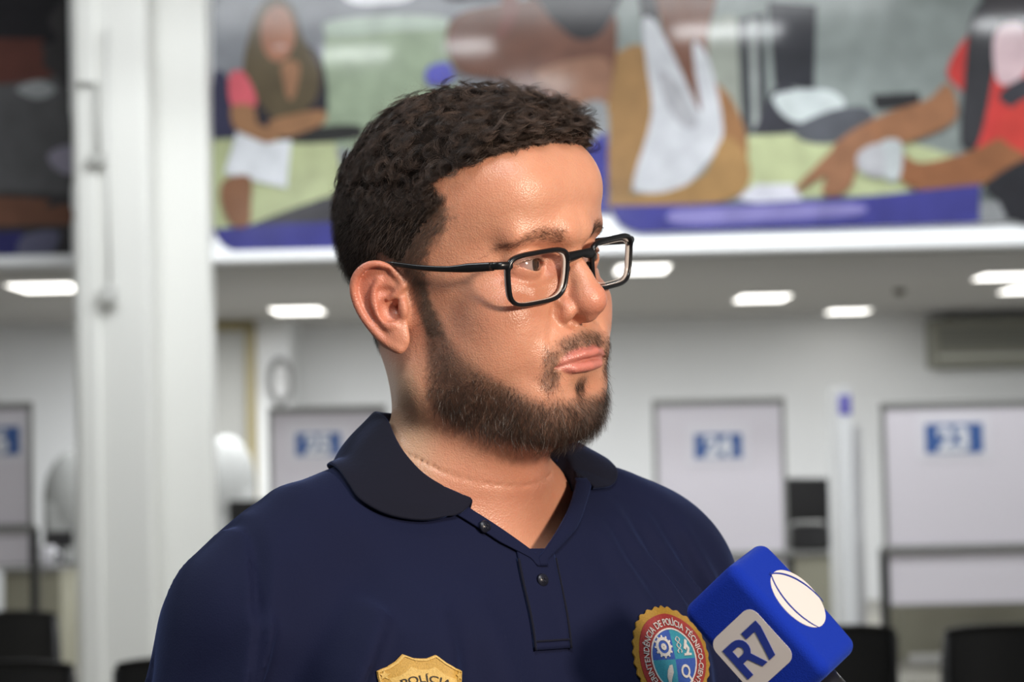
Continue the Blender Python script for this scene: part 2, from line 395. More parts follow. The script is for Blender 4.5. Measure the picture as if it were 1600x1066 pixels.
# ------------------------------------------------------------------ ceiling lamps under the mezzanine
LMP = mat('lamp_diffuser', (.9, .9, .9), .5, emit=(1, .97, .90), estr=4)
FR = mat('lamp_frame', (.7, .7, .7), .5)
def lamp(px, py, hx, hy, lab):
    d = _f+_x*((px-800)/F_PX)-_u*((py-533)/F_PX); p = CAM+d*((HC-CAM[2])/d[2]); p[1] = min(p[1], 19.5)
    e = empty('ceiling_lamp', (p[0], p[1], HC)); tag(e, lab, 'ceiling lamp', 'square lamps in the low ceiling')
    b = B(); b.box((0, 0, -.008), (hx*2+.04, hy*2+.04, .016), bev=.004); b.obj('frame', FR, e)
    b = B(); b.box((0, 0, -.018), (hx*2, hy*2, .008)); b.obj('diffuser', LMP, e)
    if p[1] < 19: area('lamp_light', (p[0], p[1], HC-.05), (p[0], p[1], 0), .4, 2.5, (1, .98, .94))
    return p
for a in [(74, 446, .215, .32, 'wide bright ceiling lamp left of the white column'), (465, 483, .20, .33, 'bright ceiling lamp seen left of the man, above desk 25'),
          (1191, 463, .20, .32, 'bright ceiling lamp above desk 24, the wider of that pair'), (1318, 487, .18, .20, 'bright ceiling lamp nearest the far wall, left of the air conditioner'),
          (1572, 429, .20, .22, 'large bright ceiling lamp at the right edge, nearer of two'), (1606, 450, .18, .27, 'bright ceiling lamp at the right edge, farther of two'),
          (1003, 417, .17, .30, 'bright ceiling lamp just beside the far lens of the glasses')]:
    lamp(*a)
for px in (300, 800, 1400):
    lamp_l = area('lamp_light', (at(px, 480, 16.8)[0], 16.8, HC-.06), (at(px, 480, 16.8)[0], 16.8, 0), 1.4, 125, (.97, .99, 1.0))
LMPH = mat('hall_lamp_diffuser', (.9, .9, .9), .5, emit=(.95, .98, 1), estr=70)
# lamps of the high hall ceiling, hung in front of the murals
for x_, y_, w2, lab in ((1.56, 11.9, .75, 'hall lamp hung before the large mural'), (-.27, 11.5, .34, 'small hall lamp hung before the middle mural'), (.25, 9.8, .5, 'hall lamp hung farther out before the middle mural'), (3.55, 11.9, .5, 'hall lamp hung at the right of the large mural'), (-1.1, 11.35, .5, 'hall lamp hung before the woman in the mural')):
    e = empty('hall_lamp', (x_, y_, 4.4)); tag(e, lab, 'hall lamp', 'hanging lamps in the high hall')
    b = B(); b.box((0, 0, .03), (w2+.05, .34, .05), bev=.01); b.cyl((-w2*.4, 0, .05), (-w2*.4, 0, 1.05), .006, seg=8); b.cyl((w2*.4, 0, .05), (w2*.4, 0, 1.05), .006, seg=8); b.obj('housing', FR, e)
    b = B(); b.box((0, 0, 0), (w2, .28, .02)); b.obj('diffuser', LMPH, e)
# smoke detector
d = at(1406, 464, 17.0); b = B(); b.cyl((d[0], 17.0, HC), (d[0], 17.0, HC-.03), .05); b.cyl((d[0], 17.0, HC-.03), (d[0], 17.0, HC-.05), .035, .02)
tag(b.obj('smoke_detector', mat('detector', (.12, .11, .08), .6), None, True), 'small dark round smoke detector on the low ceiling', 'smoke detector')

# ------------------------------------------------------------------ far wall: air conditioner, door, clock
acp0, acp1 = P3(1455, 500, YW-.35), P3(1690, 500, YW-.35); za, zb = P3(1500, 492, YW-.35).z-.03, P3(1500, 574, YW-.35).z
ACM = mat('ac_casing', (.23, .23, .19), .5); ACD = mat('ac_grille', (.17, .17, .15), .6)
ac = empty('air_conditioner', ((acp0.x+acp1.x)/2, YW, zb)); tag(ac, 'large grey ceiling-hung air conditioner on the far wall at the right', 'air conditioner')
W_ = acp1.x-acp0.x; H_ = za-zb
b = B(); b.box((0, -.18, H_/2), (W_, .34, H_), bev=.03); b.obj('casing', ACM, ac)
b = B()
for k in range(5): b.box((0, -.358, H_*(.42+.09*k)), (W_*.9, .012, H_*.05), bev=.002)
b.obj('grille', ACD, ac)
b = B(); b.box((0, -.358, H_*.22), (W_*.92, .02, H_*.10), bev=.004); b.obj('air_outlet', mat('ac_flap', (.46, .46, .41), .5), ac)
for s in (-.35, .35):
    b = B(); b.box((s*W_, -.1, H_+.03), (.05, .1, max(.02, HC-za-zb*0)), bev=.003) if False else b.box((s*W_, -.18, H_+.012), (.06, .2, .03), bev=.003); b.obj('bracket', ACD, ac)
# door on the rear-left return
YR = YW-1.0
dl, dr = at(320, 600, YR)[0], at(388, 600, YR)[0]; zh = at(360, 516, YR)[2]
DF = mat('wood_casing', (.33, .28, .15), .5); DL = mat('door_leaf', (.42, .42, .40), .5)
dr_ = empty('door_1', ((dl+dr)/2, YR, 0)); st(dr_); Wd = dr-dl
b = B(); b.box((0, -.02, zh/2), (Wd, .05, zh), bev=.004); st(b.obj('door_leaf', DL, dr_))
b = B(); b.box((Wd/2+.03, -.04, zh/2+.02), (.09, .1, zh+.04), bev=.008); b.box((-Wd/2-.03, -.04, zh/2+.02), (.09, .1, zh+.04), bev=.008); b.box((0, -.04, zh+.035), (Wd+.14, .1, .09), bev=.008); st(b.obj('door_frame', DF, dr_))
b = B(); b.cyl((-.1, -.05, 1.05), (-.1, -.11, 1.05), .02); b.cyl((-.1, -.10, 1.05), (.02, -.10, 1.05), .012); st(b.obj('door_handle', FR, dr_))
ck = P3(438, 596, YR-.06); ck_ = empty('wall_clock', (ck.x, YR-.0, ck.z)); tag(ck_, 'round wall clock with a thick grey rim on the left rear wall', 'clock')
b = B(); v, f = tube_np([(.15*math.cos(t)*.62, -.05, .19*math.sin(t)) for t in np.linspace(0, 2*math.pi, 40, endpoint=False)], .03, 10, True, up=(0, 1, 0)); mesh('rim', v, f, mat('clock_rim', (.22, .22, .22), .4), ck_)
b = B(); b.ell((0, -.03, 0), (.10, .03, .19)); b.obj('face', mat('clock_face', (.62, .62, .62), .5), ck_, True)
b = B(); b.box((0, -.065, .04), (.008, .006, .09)); b.box((.02, -.065, 0), (.05, .006, .008)); b.obj('hand', mat('black_paint', (.02, .02, .02), .5), ck_)

# ------------------------------------------------------------------ numbered desk screens, desks, chairs
SCR = mat('screen_panel', (.62, .585, .63), .55); ALU = mat('grey_aluminium', (.25, .25, .24), .4, .4); BLKP = mat('black_plastic', (.012, .012, .013), .5)
SGN = mat('sign_blue', (.04, .10, .29), .5); SGW = mat('sign_white', (.66, .67, .70), .5); SGP = mat('sign_plate', (.64, .62, .66), .5); BEI = mat('beige_laminate', (.30, .29, .22), .6)
def textpolys(s, size, bold):
    c = bpy.data.curves.new('num', 'FONT'); c.body = s; c.size = size; c.offset = bold; c.align_x = 'CENTER'; c.resolution_u = 3; c.extrude = .003
    o = bpy.data.objects.new('num', c); COL.objects.link(o); dg = bpy.context.evaluated_depsgraph_get(); me = bpy.data.meshes.new_from_object(o.evaluated_get(dg))
    V = np.array([v.co[:] for v in me.vertices]); F = [tuple(p.vertices) for p in me.polygons]
    bpy.data.objects.remove(o); bpy.data.meshes.remove(me); bpy.data.curves.remove(c); return V, F
def desk_screen(px0, px1, pyt, pyb, pyr, Y, num, lab, yaw=0, numx=.5, sy=(672, 715), legs=True):
    """upright framed board on a desk front: photo left/right/top/bottom/rail"""
    a, c = at(px0, pyt, Y), at(px1, pyt, Y); wd = c[0]-a[0]; xm = (a[0]+c[0])/2; mx = (px0+px1)/2
    zt_, zb_, zr = at(mx, pyt, Y)[2], at(mx, pyb, Y)[2], at(mx, pyr, Y)[2]
    e = empty('desk_screen', (xm, Y, 0), yaw); tag(e, lab, 'desk screen', 'numbered desk screens')
    b = B(); b.box((0, 0, (zt_+zb_)/2), (wd, .025, zt_-zb_)); b.obj('panel', SCR, e)
    b = B(); t = .028
    b.box((0, -.005, zt_), (wd+t, .045, t*1.6), bev=.004); b.box((0, -.005, zb_), (wd+t, .04, t*.6), bev=.003)
    for s in (-1, 1): b.box((s*wd/2, -.005, (zt_+zb_)/2), (t, .045, zt_-zb_), bev=.004)
    b.obj('frame', ALU, e)
    b = B(); b.box((0, -.03, zr), (wd+.06, .05, .05), bev=.006); b.obj('rail', ALU, e)
    if legs:
        for s in (-1, 1):
            b = B(); b.box((s*(wd/2+.02), -.01, zr/2), (.05, .06, zr), bev=.006); b.box((s*(wd/2+.02), -.05, .02), (.06, .45, .04), bev=.01); b.obj('leg', BLKP, e)
    sx_c = (numx-.5)*wd; z1, z0 = at(mx, sy[0], Y)[2], at(mx, sy[1], Y)[2]; sw = (z1-z0)*1.95
    b = B(); b.box((sx_c, -.0155, (z1+z0)/2+.012), (sw+.11, .006, z1-z0+.12), bev=.001); pl = b.obj('sign', SGP, e)
    b = B(); b.box((sx_c, -.0205, (z1+z0)/2), (sw, .005, z1-z0), bev=.001); b.obj('sign_field', SGN, pl)
    V, F = textpolys(num, (z1-z0)*1.12, .010); V = np.stack([V[:, 0]+sx_c, -.025-V[:, 2], V[:, 1]+z0+(z1-z0)*.10], 1); mesh('number', V, F, SGW, pl, False)
    V, F = textpolys('MESA', (z1-z0)*.30, .003) if False else (None, None)
    return e
desk_screen(1378, 1612, 632, 944, 856, 13.9, '23', 'grey framed desk screen with the number 23 on a blue sign', numx=.47, sy=(662, 708))
desk_screen(1022, 1222, 628, 925, 868, 14.4, '24', 'grey framed desk screen with the number 24 on a blue sign', numx=.49, sy=(678, 716))
desk_screen(422, 600, 640, 915, 858, 14.9, '25', 'grey framed desk screen with the number 25 on a blue sign', numx=.42, sy=(676, 712))
desk_screen(-150, 48, 636, 885, 826, 14.0, '26', 'grey framed desk screen cut by the left edge of the view', numx=.70, sy=(668, 712))

WHP = mat('white_plastic_panel', (.66, .67, .68), .5)
# narrow white upright between desks 24 and 23
xa, xb = at(1301, 700, 14.3)[0], at(1324, 700, 14.3)[0]; z1, z0 = at(1312, 606, 14.3)[2], at(1312, 915, 14.3)[2]
e = empty('divider_post', ((xa+xb)/2, 14.3, 0)); tag(e, 'narrow white upright divider with a small blue sign at its top', 'divider')
b = B(); b.box((0, 0, z1/2), (xb-xa, .5, z1), bev=.01); b.obj('panel', WHP, e)
b = B(); b.box((0, -.255, z1-.12), (.085, .008, .13)); b.obj('sign', mat('violet_sign', (.13, .12, .40), .5), e)
b = B(); b.box((.1, .35, .8), (.2, .02, 1.6), bev=.005); b.obj('side_panel', WHP, e)

def office_chair(x, y, z, rz, lab, sc=1.0):
    e = empty('office_chair', (x, y, z), rz); tag(e, lab, 'chair', 'black chairs')
    b = B(); b.box((0, 0, .47), (.48, .46, .09), bev=.035, seg=3); b.obj('seat', BLKP, e, True)
    b = B(); b.box((0, .27, .76), (.47, .07, .46), Matrix.Rotation(-.12, 3, 'X'), bev=.034, seg=3); b.obj('backrest', BLKP, e, True)
    b = B(); b.box((0, .25, .5), (.06, .03, .22)); b.obj('back_bracket', BLKP, e); b = B(); b.cyl((0, 0, .08), (0, 0, .44), .03); b.obj('gas_stem', BLKP, e)
    for k in range(5):
        a = k*2*math.pi/5; b = B(); b.cyl((0, 0, .09), (.28*math.cos(a), .28*math.sin(a), .055), .022, .015); b.ell((.28*math.cos(a), .28*math.sin(a), .028), (.028,)*3, seg=10); b.obj('leg', BLKP, e, True)
    return e
def row_chair(x, y, rz, lab):
    """waiting-room chair with a moulded back on tube legs"""
    e = empty('waiting_chair', (x, y, 0), rz); tag(e, lab, 'chair', 'black waiting chairs')
    b = B(); b.box((0, 0, .44), (.46, .44, .035), bev=.016, seg=3); b.obj('seat', BLKP, e, True)
    V, F = [], []; n, m = 12, 8
    for lay_ in (0, 1):
        for i in range(n+1):
            for j in range(m+1):
                u = i/n*2-1; v = j/m; z = .50+.34*v; hw_ = .235*(1-.10*v**3-.05*(1-v)); cx_ = u*hw_; top = -.02*abs(u)**3*(v**4)
                V.append((cx_, .22+.05*v-.05*(u*u)*1.0+lay_*.02, z+top))
    N_ = (n+1)*(m+1); g = lambda i, j, l: l*N_+i*(m+1)+j
    for i in range(n):
        for j in range(m): F.append((g(i, j, 0), g(i+1, j, 0), g(i+1, j+1, 0), g(i, j+1, 0))); F.append((g(i, j, 1), g(i, j+1, 1), g(i+1, j+1, 1), g(i+1, j, 1)))
    for i in range(n):
        for j in (0, m): F.append((g(i, j, 0), g(i, j, 1), g(i+1, j, 1), g(i+1, j, 0)))
    for j in range(m):
        for i in (0, n): F.append((g(i, j, 0), g(i, j+1, 0), g(i, j+1, 1), g(i, j, 1)))
    mesh('backrest', V, F, BLKP, e)
    for sx in (-1, 1):
        b = B(); b.cyl((sx*.21, .2, 0), (sx*.21, .25, .80), .012, seg=12); b.obj('leg', BLKP, e, True)
        b = B(); b.cyl((sx*.21, -.19, 0), (sx*.21, -.19, .44), .012, seg=12); b.obj('leg', BLKP, e, True)
    return e
def seat_at(px, py, Y, top=.84): return at(px, py, Y)[0]
for px, Y, rz, lab in [(30, 9.6, 3.14, 'black waiting chair by the left edge, beyond the nearer one'), (42, 7.3, 3.1, 'black waiting chair nearest the lower left corner'), (292, 7.3, 3.2, 'black waiting chair between the column and the man\'s shoulder'),
                       (1289, 8.0, 3.14, 'black waiting chair just right of the microphone'), (1765, 7.9, 3.14, 'black waiting chair at the right edge of the view'), (1545, 7.9, 3.14, 'black waiting chair below desk screen 23 at the lower right')]:
    row_chair(at(px, 900, Y)[0], Y, rz, lab)

def desk(pa, pb, pt, Y, dep, lab, z=.74):
    xa_, xb_ = at(pa, pt, Y)[0], at(pb, pt, Y)[0]
    e = empty('desk', ((xa_+xb_)/2, Y, 0)); tag(e, lab, 'desk', 'office desks'); W2 = xb_-xa_
    b = B(); b.box((0, 0, z-.014), (W2, dep, .028), bev=.004); b.obj('top', ALU, e)
    b = B(); b.box((0, -dep/2+.06, (z-.03)/2+.02), (W2-.06, .02, z-.08)); b.obj('modesty_panel', BEI, e)
    for s in (-1, 1): b = B(); b.box((s*(W2/2-.03), 0, (z-.03)/2), (.04, dep*.85, z-.03), bev=.005); b.obj('leg', BEI, e)
    return e
desk(1226, 1290, 850, 15.2, .7, 'grey desk with a beige front between screens 24 and 23')
desk(1390, 1640, 860, 14.9, .8, 'grey desk with a beige front behind screen 23')
desk(20, 112, 850, 15.2, .8, 'grey desk with a beige front left of the white column')
desk(340, 640, 850, 15.8, .7, 'grey desk with a beige front behind screen 25')
desk(960, 1205, 850, 15.9, .8, 'grey desk with a beige front behind screen 24')

# things on and behind the desks
ofc = at(1292, 800, 15.6); office_chair(ofc[0], 16.3, 0, 3.0, 'black office chair behind the desk between screens 24 and 23').scale = (1.2, 1.2, 1.25)
def monitor(px, Y, z, w2, h2, lab, rz=3.14):
    e = empty('monitor', (at(px, 800, Y)[0], Y, z), rz); tag(e, lab, 'monitor', 'black computer monitors')
    b = B(); b.box((0, 0, .12+h2/2), (w2, .05, h2), bev=.01); b.obj('housing', BLKP, e)
    b = B(); b.box((0, -.027, .12+h2/2), (w2-.04, .004, h2-.04)); b.obj('screen', mat('dark_glass', (.01, .01, .012), .1), e)
    b = B(); b.box((0, .03, .08), (.06, .03, .16)); b.box((0, .02, .008), (.26, .18, .016), bev=.005); b.obj('stand', BLKP, e)
monitor(388, 15.75, .74, .30, .30, 'black computer monitor just left of screen 25', 2.9)
monitor(92, 15.2, .74, .20, .12, 'small black monitor on the desk left of the column', 3.3)
e = empty('printer', (at(1258, 800, 15.2)[0], 15.15, .74)); tag(e, 'low black printer on the desk between screens 24 and 23', 'printer')
b = B(); b.box((0, 0, .09), (.27, .36, .18), bev=.02); b.obj('housing', BLKP, e); b = B(); b.box((0, -.12, .19), (.2, .16, .02), bev=.005); b.obj('tray', ALU, e)
WHA = mat('white_cover', (.26, .265, .26), .8)
# white cloth-covered rounded backrests seen left
def white_back(px, py, Y, r, lab):
    p = at(px, py, Y); e = empty('white_armchair', (p[0], Y, 0)); tag(e, lab, 'armchair', 'white padded armchairs')
    b = B(); b.ell((0, .2, p[2]-.42), (r, .10, .42), seg=32); b.box((0, .2, (p[2]-.4+.3)/2), (r*1.96, .16, p[2]-.7), bev=.07, seg=4); b.obj('backrest', WHA, e, True)
    b = B(); b.box((0, -.1, .36), (r*1.9, .5, .16), bev=.06, seg=3); b.obj('seat', WHP, e, True)
    for s in (-1, 1): b = B(); b.box((s*r*.9, 0, .14), (.05, .5, .28), bev=.01); b.obj('leg', ALU, e)
white_back(348, 680, 17.1, .24, 'white padded armchair between the column and screen 25')
white_back(112, 702, 17.3, .28, 'white padded armchair left of the column, behind the desk')
e = empty('cup', (at(74, 840, 15.0)[0], 15.0, .74)); tag(e, 'shiny white cup on the desk left of the column', 'cup')
b = B(); b.cyl((0, 0, 0), (0, 0, .14), .045, .055); b.obj('bowl', mat('porcelain', (.75, .75, .8), .15), e, True)
v, f = tube_np(spline([(.05, 0, .03), (.085, 0, .04), (.09, 0, .09), (.05, 0, .11)], 12), .007, 8, up=(0, 1, 0)); mesh('handle', v, f, mat('porcelain_handle', (.75, .75, .8), .15), e)
# ------------------------------------------------------------------ the man: frames of head and torso (mm)
def rotm(yaw, pitch=0, roll=0):
    c, s = math.cos, math.sin
    Rz = np.array([[c(yaw), -s(yaw), 0], [s(yaw), c(yaw), 0], [0, 0, 1]])
    Rx = np.array([[1, 0, 0], [0, c(pitch), -s(pitch)], [0, s(pitch), c(pitch)]])
    Ry = np.array([[c(roll), 0, s(roll)], [0, 1, 0], [-s(roll), 0, c(roll)]])
    return Rz@Rx@Ry
RAD = math.radians
HR = rotm(RAD(51), RAD(1), RAD(-10)); HT = np.array([-29.3, 1453.6, 1625.0])       # head
TR = rotm(RAD(36)); TT = np.array([-22.0, 1472.0, 0.0])                            # torso
def lean(R_, T_):                                  # the whole man leans 2.4 degrees in the picture plane
    r = RAD(1.2); X1 = math.cos(r)*_x0+math.sin(r)*_u0; U1 = -math.sin(r)*_x0+math.cos(r)*_u0
    M = np.stack([_x, _u, _f], 1)@np.stack([X1, U1, _f], 1).T
    return M@R_, CAM*1000+M@(T_-CAM*1000)
HR, HT = lean(HR, HT); TR, TT = lean(TR, TT)
def w2h(P): return ((P-HT)@HR).astype(np.float32)
def h2w(P): return np.asarray(P, float)@HR.T+HT
def w2t(P): return ((P-TT)@TR).astype(np.float32)
def t2w(P): return np.asarray(P, float)@TR.T+TT
def t2h(p): return w2h(t2w(np.array([p])))[0]

NECK_BASE = t2h((-4, 22, 1425)); NECK_MID = t2h((-4, 8, 1478))
SHO = [t2h(p) for p in ((-60, 25, 1452), (-165, 18, 1405), (60, 25, 1452), (165, 18, 1405), (0, 5, 1330), (-30, -45, 1400), (30, -45, 1400), (0, -48, 1418))]

UP_LIP = [(-24.5, -86.5, -65.6), (-15.5, -92.6, -62.2), (-6, -96, -60.6), (0, -96.6, -61.2), (6, -96, -60.6), (15.5, -92.6, -62.2), (24.5, -86.5, -65.6)]
LO_LIP = [(-23.5, -86.3, -67), (-13, -92.8, -69.6), (0, -95.0, -69.4), (13, -92.8, -69.6), (23.5, -86.3, -67)]
MOUTH = [(-27, -87, -67.6), (-17, -95, -65.6), (-7, -99.4, -65.2), (0, -100.4, -65.8), (7, -99.4, -65.2), (17, -95, -65.6), (27, -87, -67.6)]
EYE = np.array([31.5, -69.0, 0.5]); EYE_R = 12.2

def ear_frame(sx):
    o = np.array([sx*72.5, 2.0, -19.0])
    back = np.array([sx*.40, .90, -.02]); back /= np.linalg.norm(back)
    up = np.array([sx*.10, .20, .97]); up -= back*(up@back); up /= np.linalg.norm(up)
    n = np.cross(back, up); n *= np.sign(n[0]*sx)
    return o, back, up, n
def ear_sdf(P, sx):
    o, bk, up, n = ear_frame(sx)
    q = P-o.astype(np.float32); q = np.stack([q@bk.astype(np.float32), q@up.astype(np.float32), q@n.astype(np.float32)], 1)
    out = [(-3, 13, -1), (2, 21, 1), (10, 26.5, 3), (19, 26.5, 3.5), (27, 21, 3), (30.5, 12, 2.5), (29, 1, 2), (24.5, -9, 2), (18, -18, 2.5), (11, -25, 3), (3, -30, 3)]
    out = spline(out, 26)
    h = chain(q, out, np.linspace(2.6, 3.0, 26))
    plate = ell(q, (14, 4, -1), (17, 22, 3.2))
    plate = sm(plate, ell(q, (8, -16, .5), (12, 15, 3.2)), 4)
    d = sm(plate, h, 2.2)
    root = ell(q, (4, 2, -8), (11, 22, 8)); d = sm(d, root, 4)
    d = ss(d, chain(q, spline([(6, 21, 4), (14, 22.5, 4.5), (21.5, 18.5, 4), (25, 10, 4), (23, 0, 4), (18.5, -9, 4)], 14), np.linspace(2.6, 1.6, 14)), 2.2)   # scapha
    anti = chain(q, spline([(12.5, 16.5, 1), (16, 10, 2.5), (17, 2, 3.2), (14, -7, 3), (9.5, -13.5, 3.2)], 12), np.linspace(2.4, 3.0, 12))
    d = sm(d, anti, 2.2)
    d = ss(d, ell(q, (6.5, -3, 3.5), (7.5, 9.5, 6.5)), 2)                                # concha
    d = ss(d, ell(q, (8, 8.5, 3.6), (6, 3.6, 4)), 2)
    d = ss(d, cap(q, (3, -4, 0), (-4, -3, -12), 3.2), 2)                                 # canal
    d = sm(d, chain(q, [(8, 3, .2), (3, 5.5, 1), (-3, 11, 0)], (1.4, 2.0, 2.6)), 2)        # crus
    d = sm(d, ell(q, (-2.2, -3.5, 1.5), (3.4, 6.4, 3.2)), 2.5)                           # tragus
    d = sm(d, ell(q, (6.5, -14.5, 3.2), (5, 3.2, 3)), 2)                                 # antitragus
    d = sm(d, ell(q, (3.5, -23.5, 1.8), (8, 9, 3.8)), 3)                                 # lobe
    return d

def eye_open(q):
    """palpebral opening seen from the front; q = |x|-mirrored local coordinates"""
    x = q[:, 0]-31.5; z = q[:, 2]-.6
    t = np.clip((x+14.5)/26.5, 0, 1)                          # 0 inner, 1 outer
    tilt = -1.0+2.2*t
    up = 4.0*np.clip(np.sin(np.pi*t**.85), 0, 1)**.75; lo = 4.1*np.clip(np.sin(np.pi*t**1.15), 0, 1)**.85
    zz = z-tilt
    d = np.maximum(zz-up, -zz-lo)
    d = np.maximum(d, np.abs(x+1.2)-13)
    return np.maximum(d*.8, q[:, 1]+66)

def head_sdf(P):
    """P: head-local mm, x to his left, -y the way he faces, z up"""
    x, y, z = P[:, 0], P[:, 1], P[:, 2]; ax = np.abs(x); Q = P.copy(); Q[:, 0] = ax
    d = ell(P, (0, 8, 30), (76, 90, 84))                                  # cranium
    d = sm(d, ell(P, (0, -22, 46), (65, 71, 50)), 18)                      # frontal
    d = sm(d, ell(Q, (26, -36, 48), (36, 54, 38)), 12)
    d = sm(d, ell(P, (0, -30, -25), (61, 57, 62)), 16)                     # face mass
    d = sm(d, ell(P, (0, 5, -35), (62, 60, 45)), 16)
    d = sm(d, cap(Q, (46, 0, -72), (20, -62, -99), 23, 20), 16)            # jaw
    d = sm(d, ell(Q, (40, -38, -58), (27, 34, 34)), 14)                    # cheek fat
    d = sm(d, ell(Q, (40, -56, -28), (22, 24, 17)), 12)                    # zygoma
    d = sm(d, ell(Q, (33, -56, -44), (27, 27, 30)), 14)                    # cheek beside the nose
    d = sm(d, ell(P, (0, -62, -61), (43, 32, 30)), 12)                     # muzzle
    d = sm(d, ell(Q, (22, -64, -84), (23, 22, 20)), 12)
    d = sm(d, ell(P, (0, -68, -100), (29, 19, 16)), 12)                    # chin
    d = sm(d, ell(P, (0, -34, -108), (44, 42, 20)), 16)                    # soft under the chin
    # neck
    d = sm(d, cap(P, (0, 14, -40), NECK_MID, 47, 50), 32)
    d = sm(d, cap(P, NECK_MID, NECK_BASE, 50, 60), 20)
    i = near(P, t2h((0, 0, 1400)), 320)
    if len(i):
        p = P[i]; e = d[i]
        for a, b in ((0, 1), (2, 3)): e = sm(e, cap(p, SHO[a], SHO[b], 40, 38), 40)
        e = sm(e, ell(p, SHO[4], (125, 85, 110)), 40)
        d[i] = e
    i = near(P, (-25, -20, -140), 75)
    if len(i): d[i] = ss(d[i], chain(P[i], spline([(-67, 12, -121), (-58, -15, -135), (-40, -34, -144), (-10, -44, -150), (31, -32, -150)], 10), np.full(10, .3)), 2.2)
    i = near(P, (0, -72, -25), 78)
    if len(i):
        p = P[i]; q = Q[i]; e = d[i]
        # brow ridge and sockets
        e = sm(e, cap(q, (10, -86, 20), (40, -74, 20), 8, 7), 14)
        e = sm(e, ell(p, (0, -84, 20), (16, 12, 12)), 10)
        e = ss(e, ell(q, (30, -92, 0), (18, 14, 12)), 14)
        e = ss(e, ell(q, (17.5, -90, -2), (6, 10, 10)), 6)
        # nose
        e = sm(e, chain(p, [(0, -81.5, 10), (0, -87, 0), (0, -94, -12), (0, -98, -22)], (7.0, 7.2, 8.2, 9.5)), 7)
        e = sm(e, chain(q, [(8, -78, 2), (10, -80, -12), (13, -78, -26)], (5, 7.5, 9)), 8)
        e = sm(e, ell(p, (0, -98.5, -26.5), (11.5, 12, 10.5)), 6)
        e = sm(e, ell(p, (0, -94, -36), (5, 9, 5)), 4)                     # columella
        e = sm(e, ell(q, (13.2, -85.5, -31.5), (6.6, 10.5, 8.2)), 3.5)     # wings
        e = ss(e, chain(q, [(20.5, -85.5, -26), (21.8, -85, -33), (19, -88, -40)], (.8, 1.5, .9)), 3.5)
        e = ss(e, ell(q, (7.3, -92.5, -40), (4.0, 7.0, 4.6)), 2.2)         # nostrils
        # under-eye bag, naso-labial fold
        e = sm(e, chain(q, [(20, -80, -14), (33, -78.5, -15), (45, -71, -10)], (2, 3, 2)), 6)
        e = ss(e, chain(q, spline([(20, -88, -30), (26, -87.5, -42), (31, -84, -54)], 8), np.linspace(.6, .3, 8)), 7)
        # lids: shell round the eyeball, cut by the opening
        c = EYE
        lid = np.sqrt(((q-c)**2).sum(1))-(EYE_R+1.8)
        lid = np.where(q[:, 2] > 0, lid-.7, lid)
        e = sm(e, lid, 3.2)
        crease = chain(q, spline([(17, -84, 3), (23, -85.5, 7.6), (32, -85.5, 8.8), (41, -81.5, 7.0), (47, -76, 2.5)], 10), np.full(10, 1.0))
        e = ss(e, crease, 2.4)
        op = eye_open(q)
        e = np.maximum(e, -np.maximum(op, -(q[:, 1]+95)*0-20))
        inner = np.sqrt(((q-c)**2).sum(1))-(EYE_R-.4)
        e = np.where(op < .6, np.maximum(e, -inner), e)
        # lips and mouth
        e = ss(e, ell(p, (0, -103, -50), (3.6, 5, 9)), 3)
        e = sm(e, ell(q, (27, -77, -60), (12, 10, 14)), 8)
        e = sm(e, chain(p, UP_LIP, (1.0, 2.2, 2.9, 2.6, 2.9, 2.2, 1.0)), 3.5)
        e = sm(e, chain(p, LO_LIP, (1.0, 2.9, 3.4, 2.9, 1.0)), 3)
        e = ss(e, chain(p, MOUTH, (1.2, 1.0, .9, .9, .9, 1.0, 1.2)), 1.6)
        e = ss(e, ell(p, (0, -98, -81), (12, 5, 3.5)), 6)                   # below the lower lip
        d[i] = e
    for sx in (-1, 1):
        o = ear_frame(sx)[0]
        i = near(P, o+np.array([sx*3, 12, 4]), 56)
        if len(i): d[i] = sm(d[i], ear_sdf(P[i], sx), 3.5)
    return d

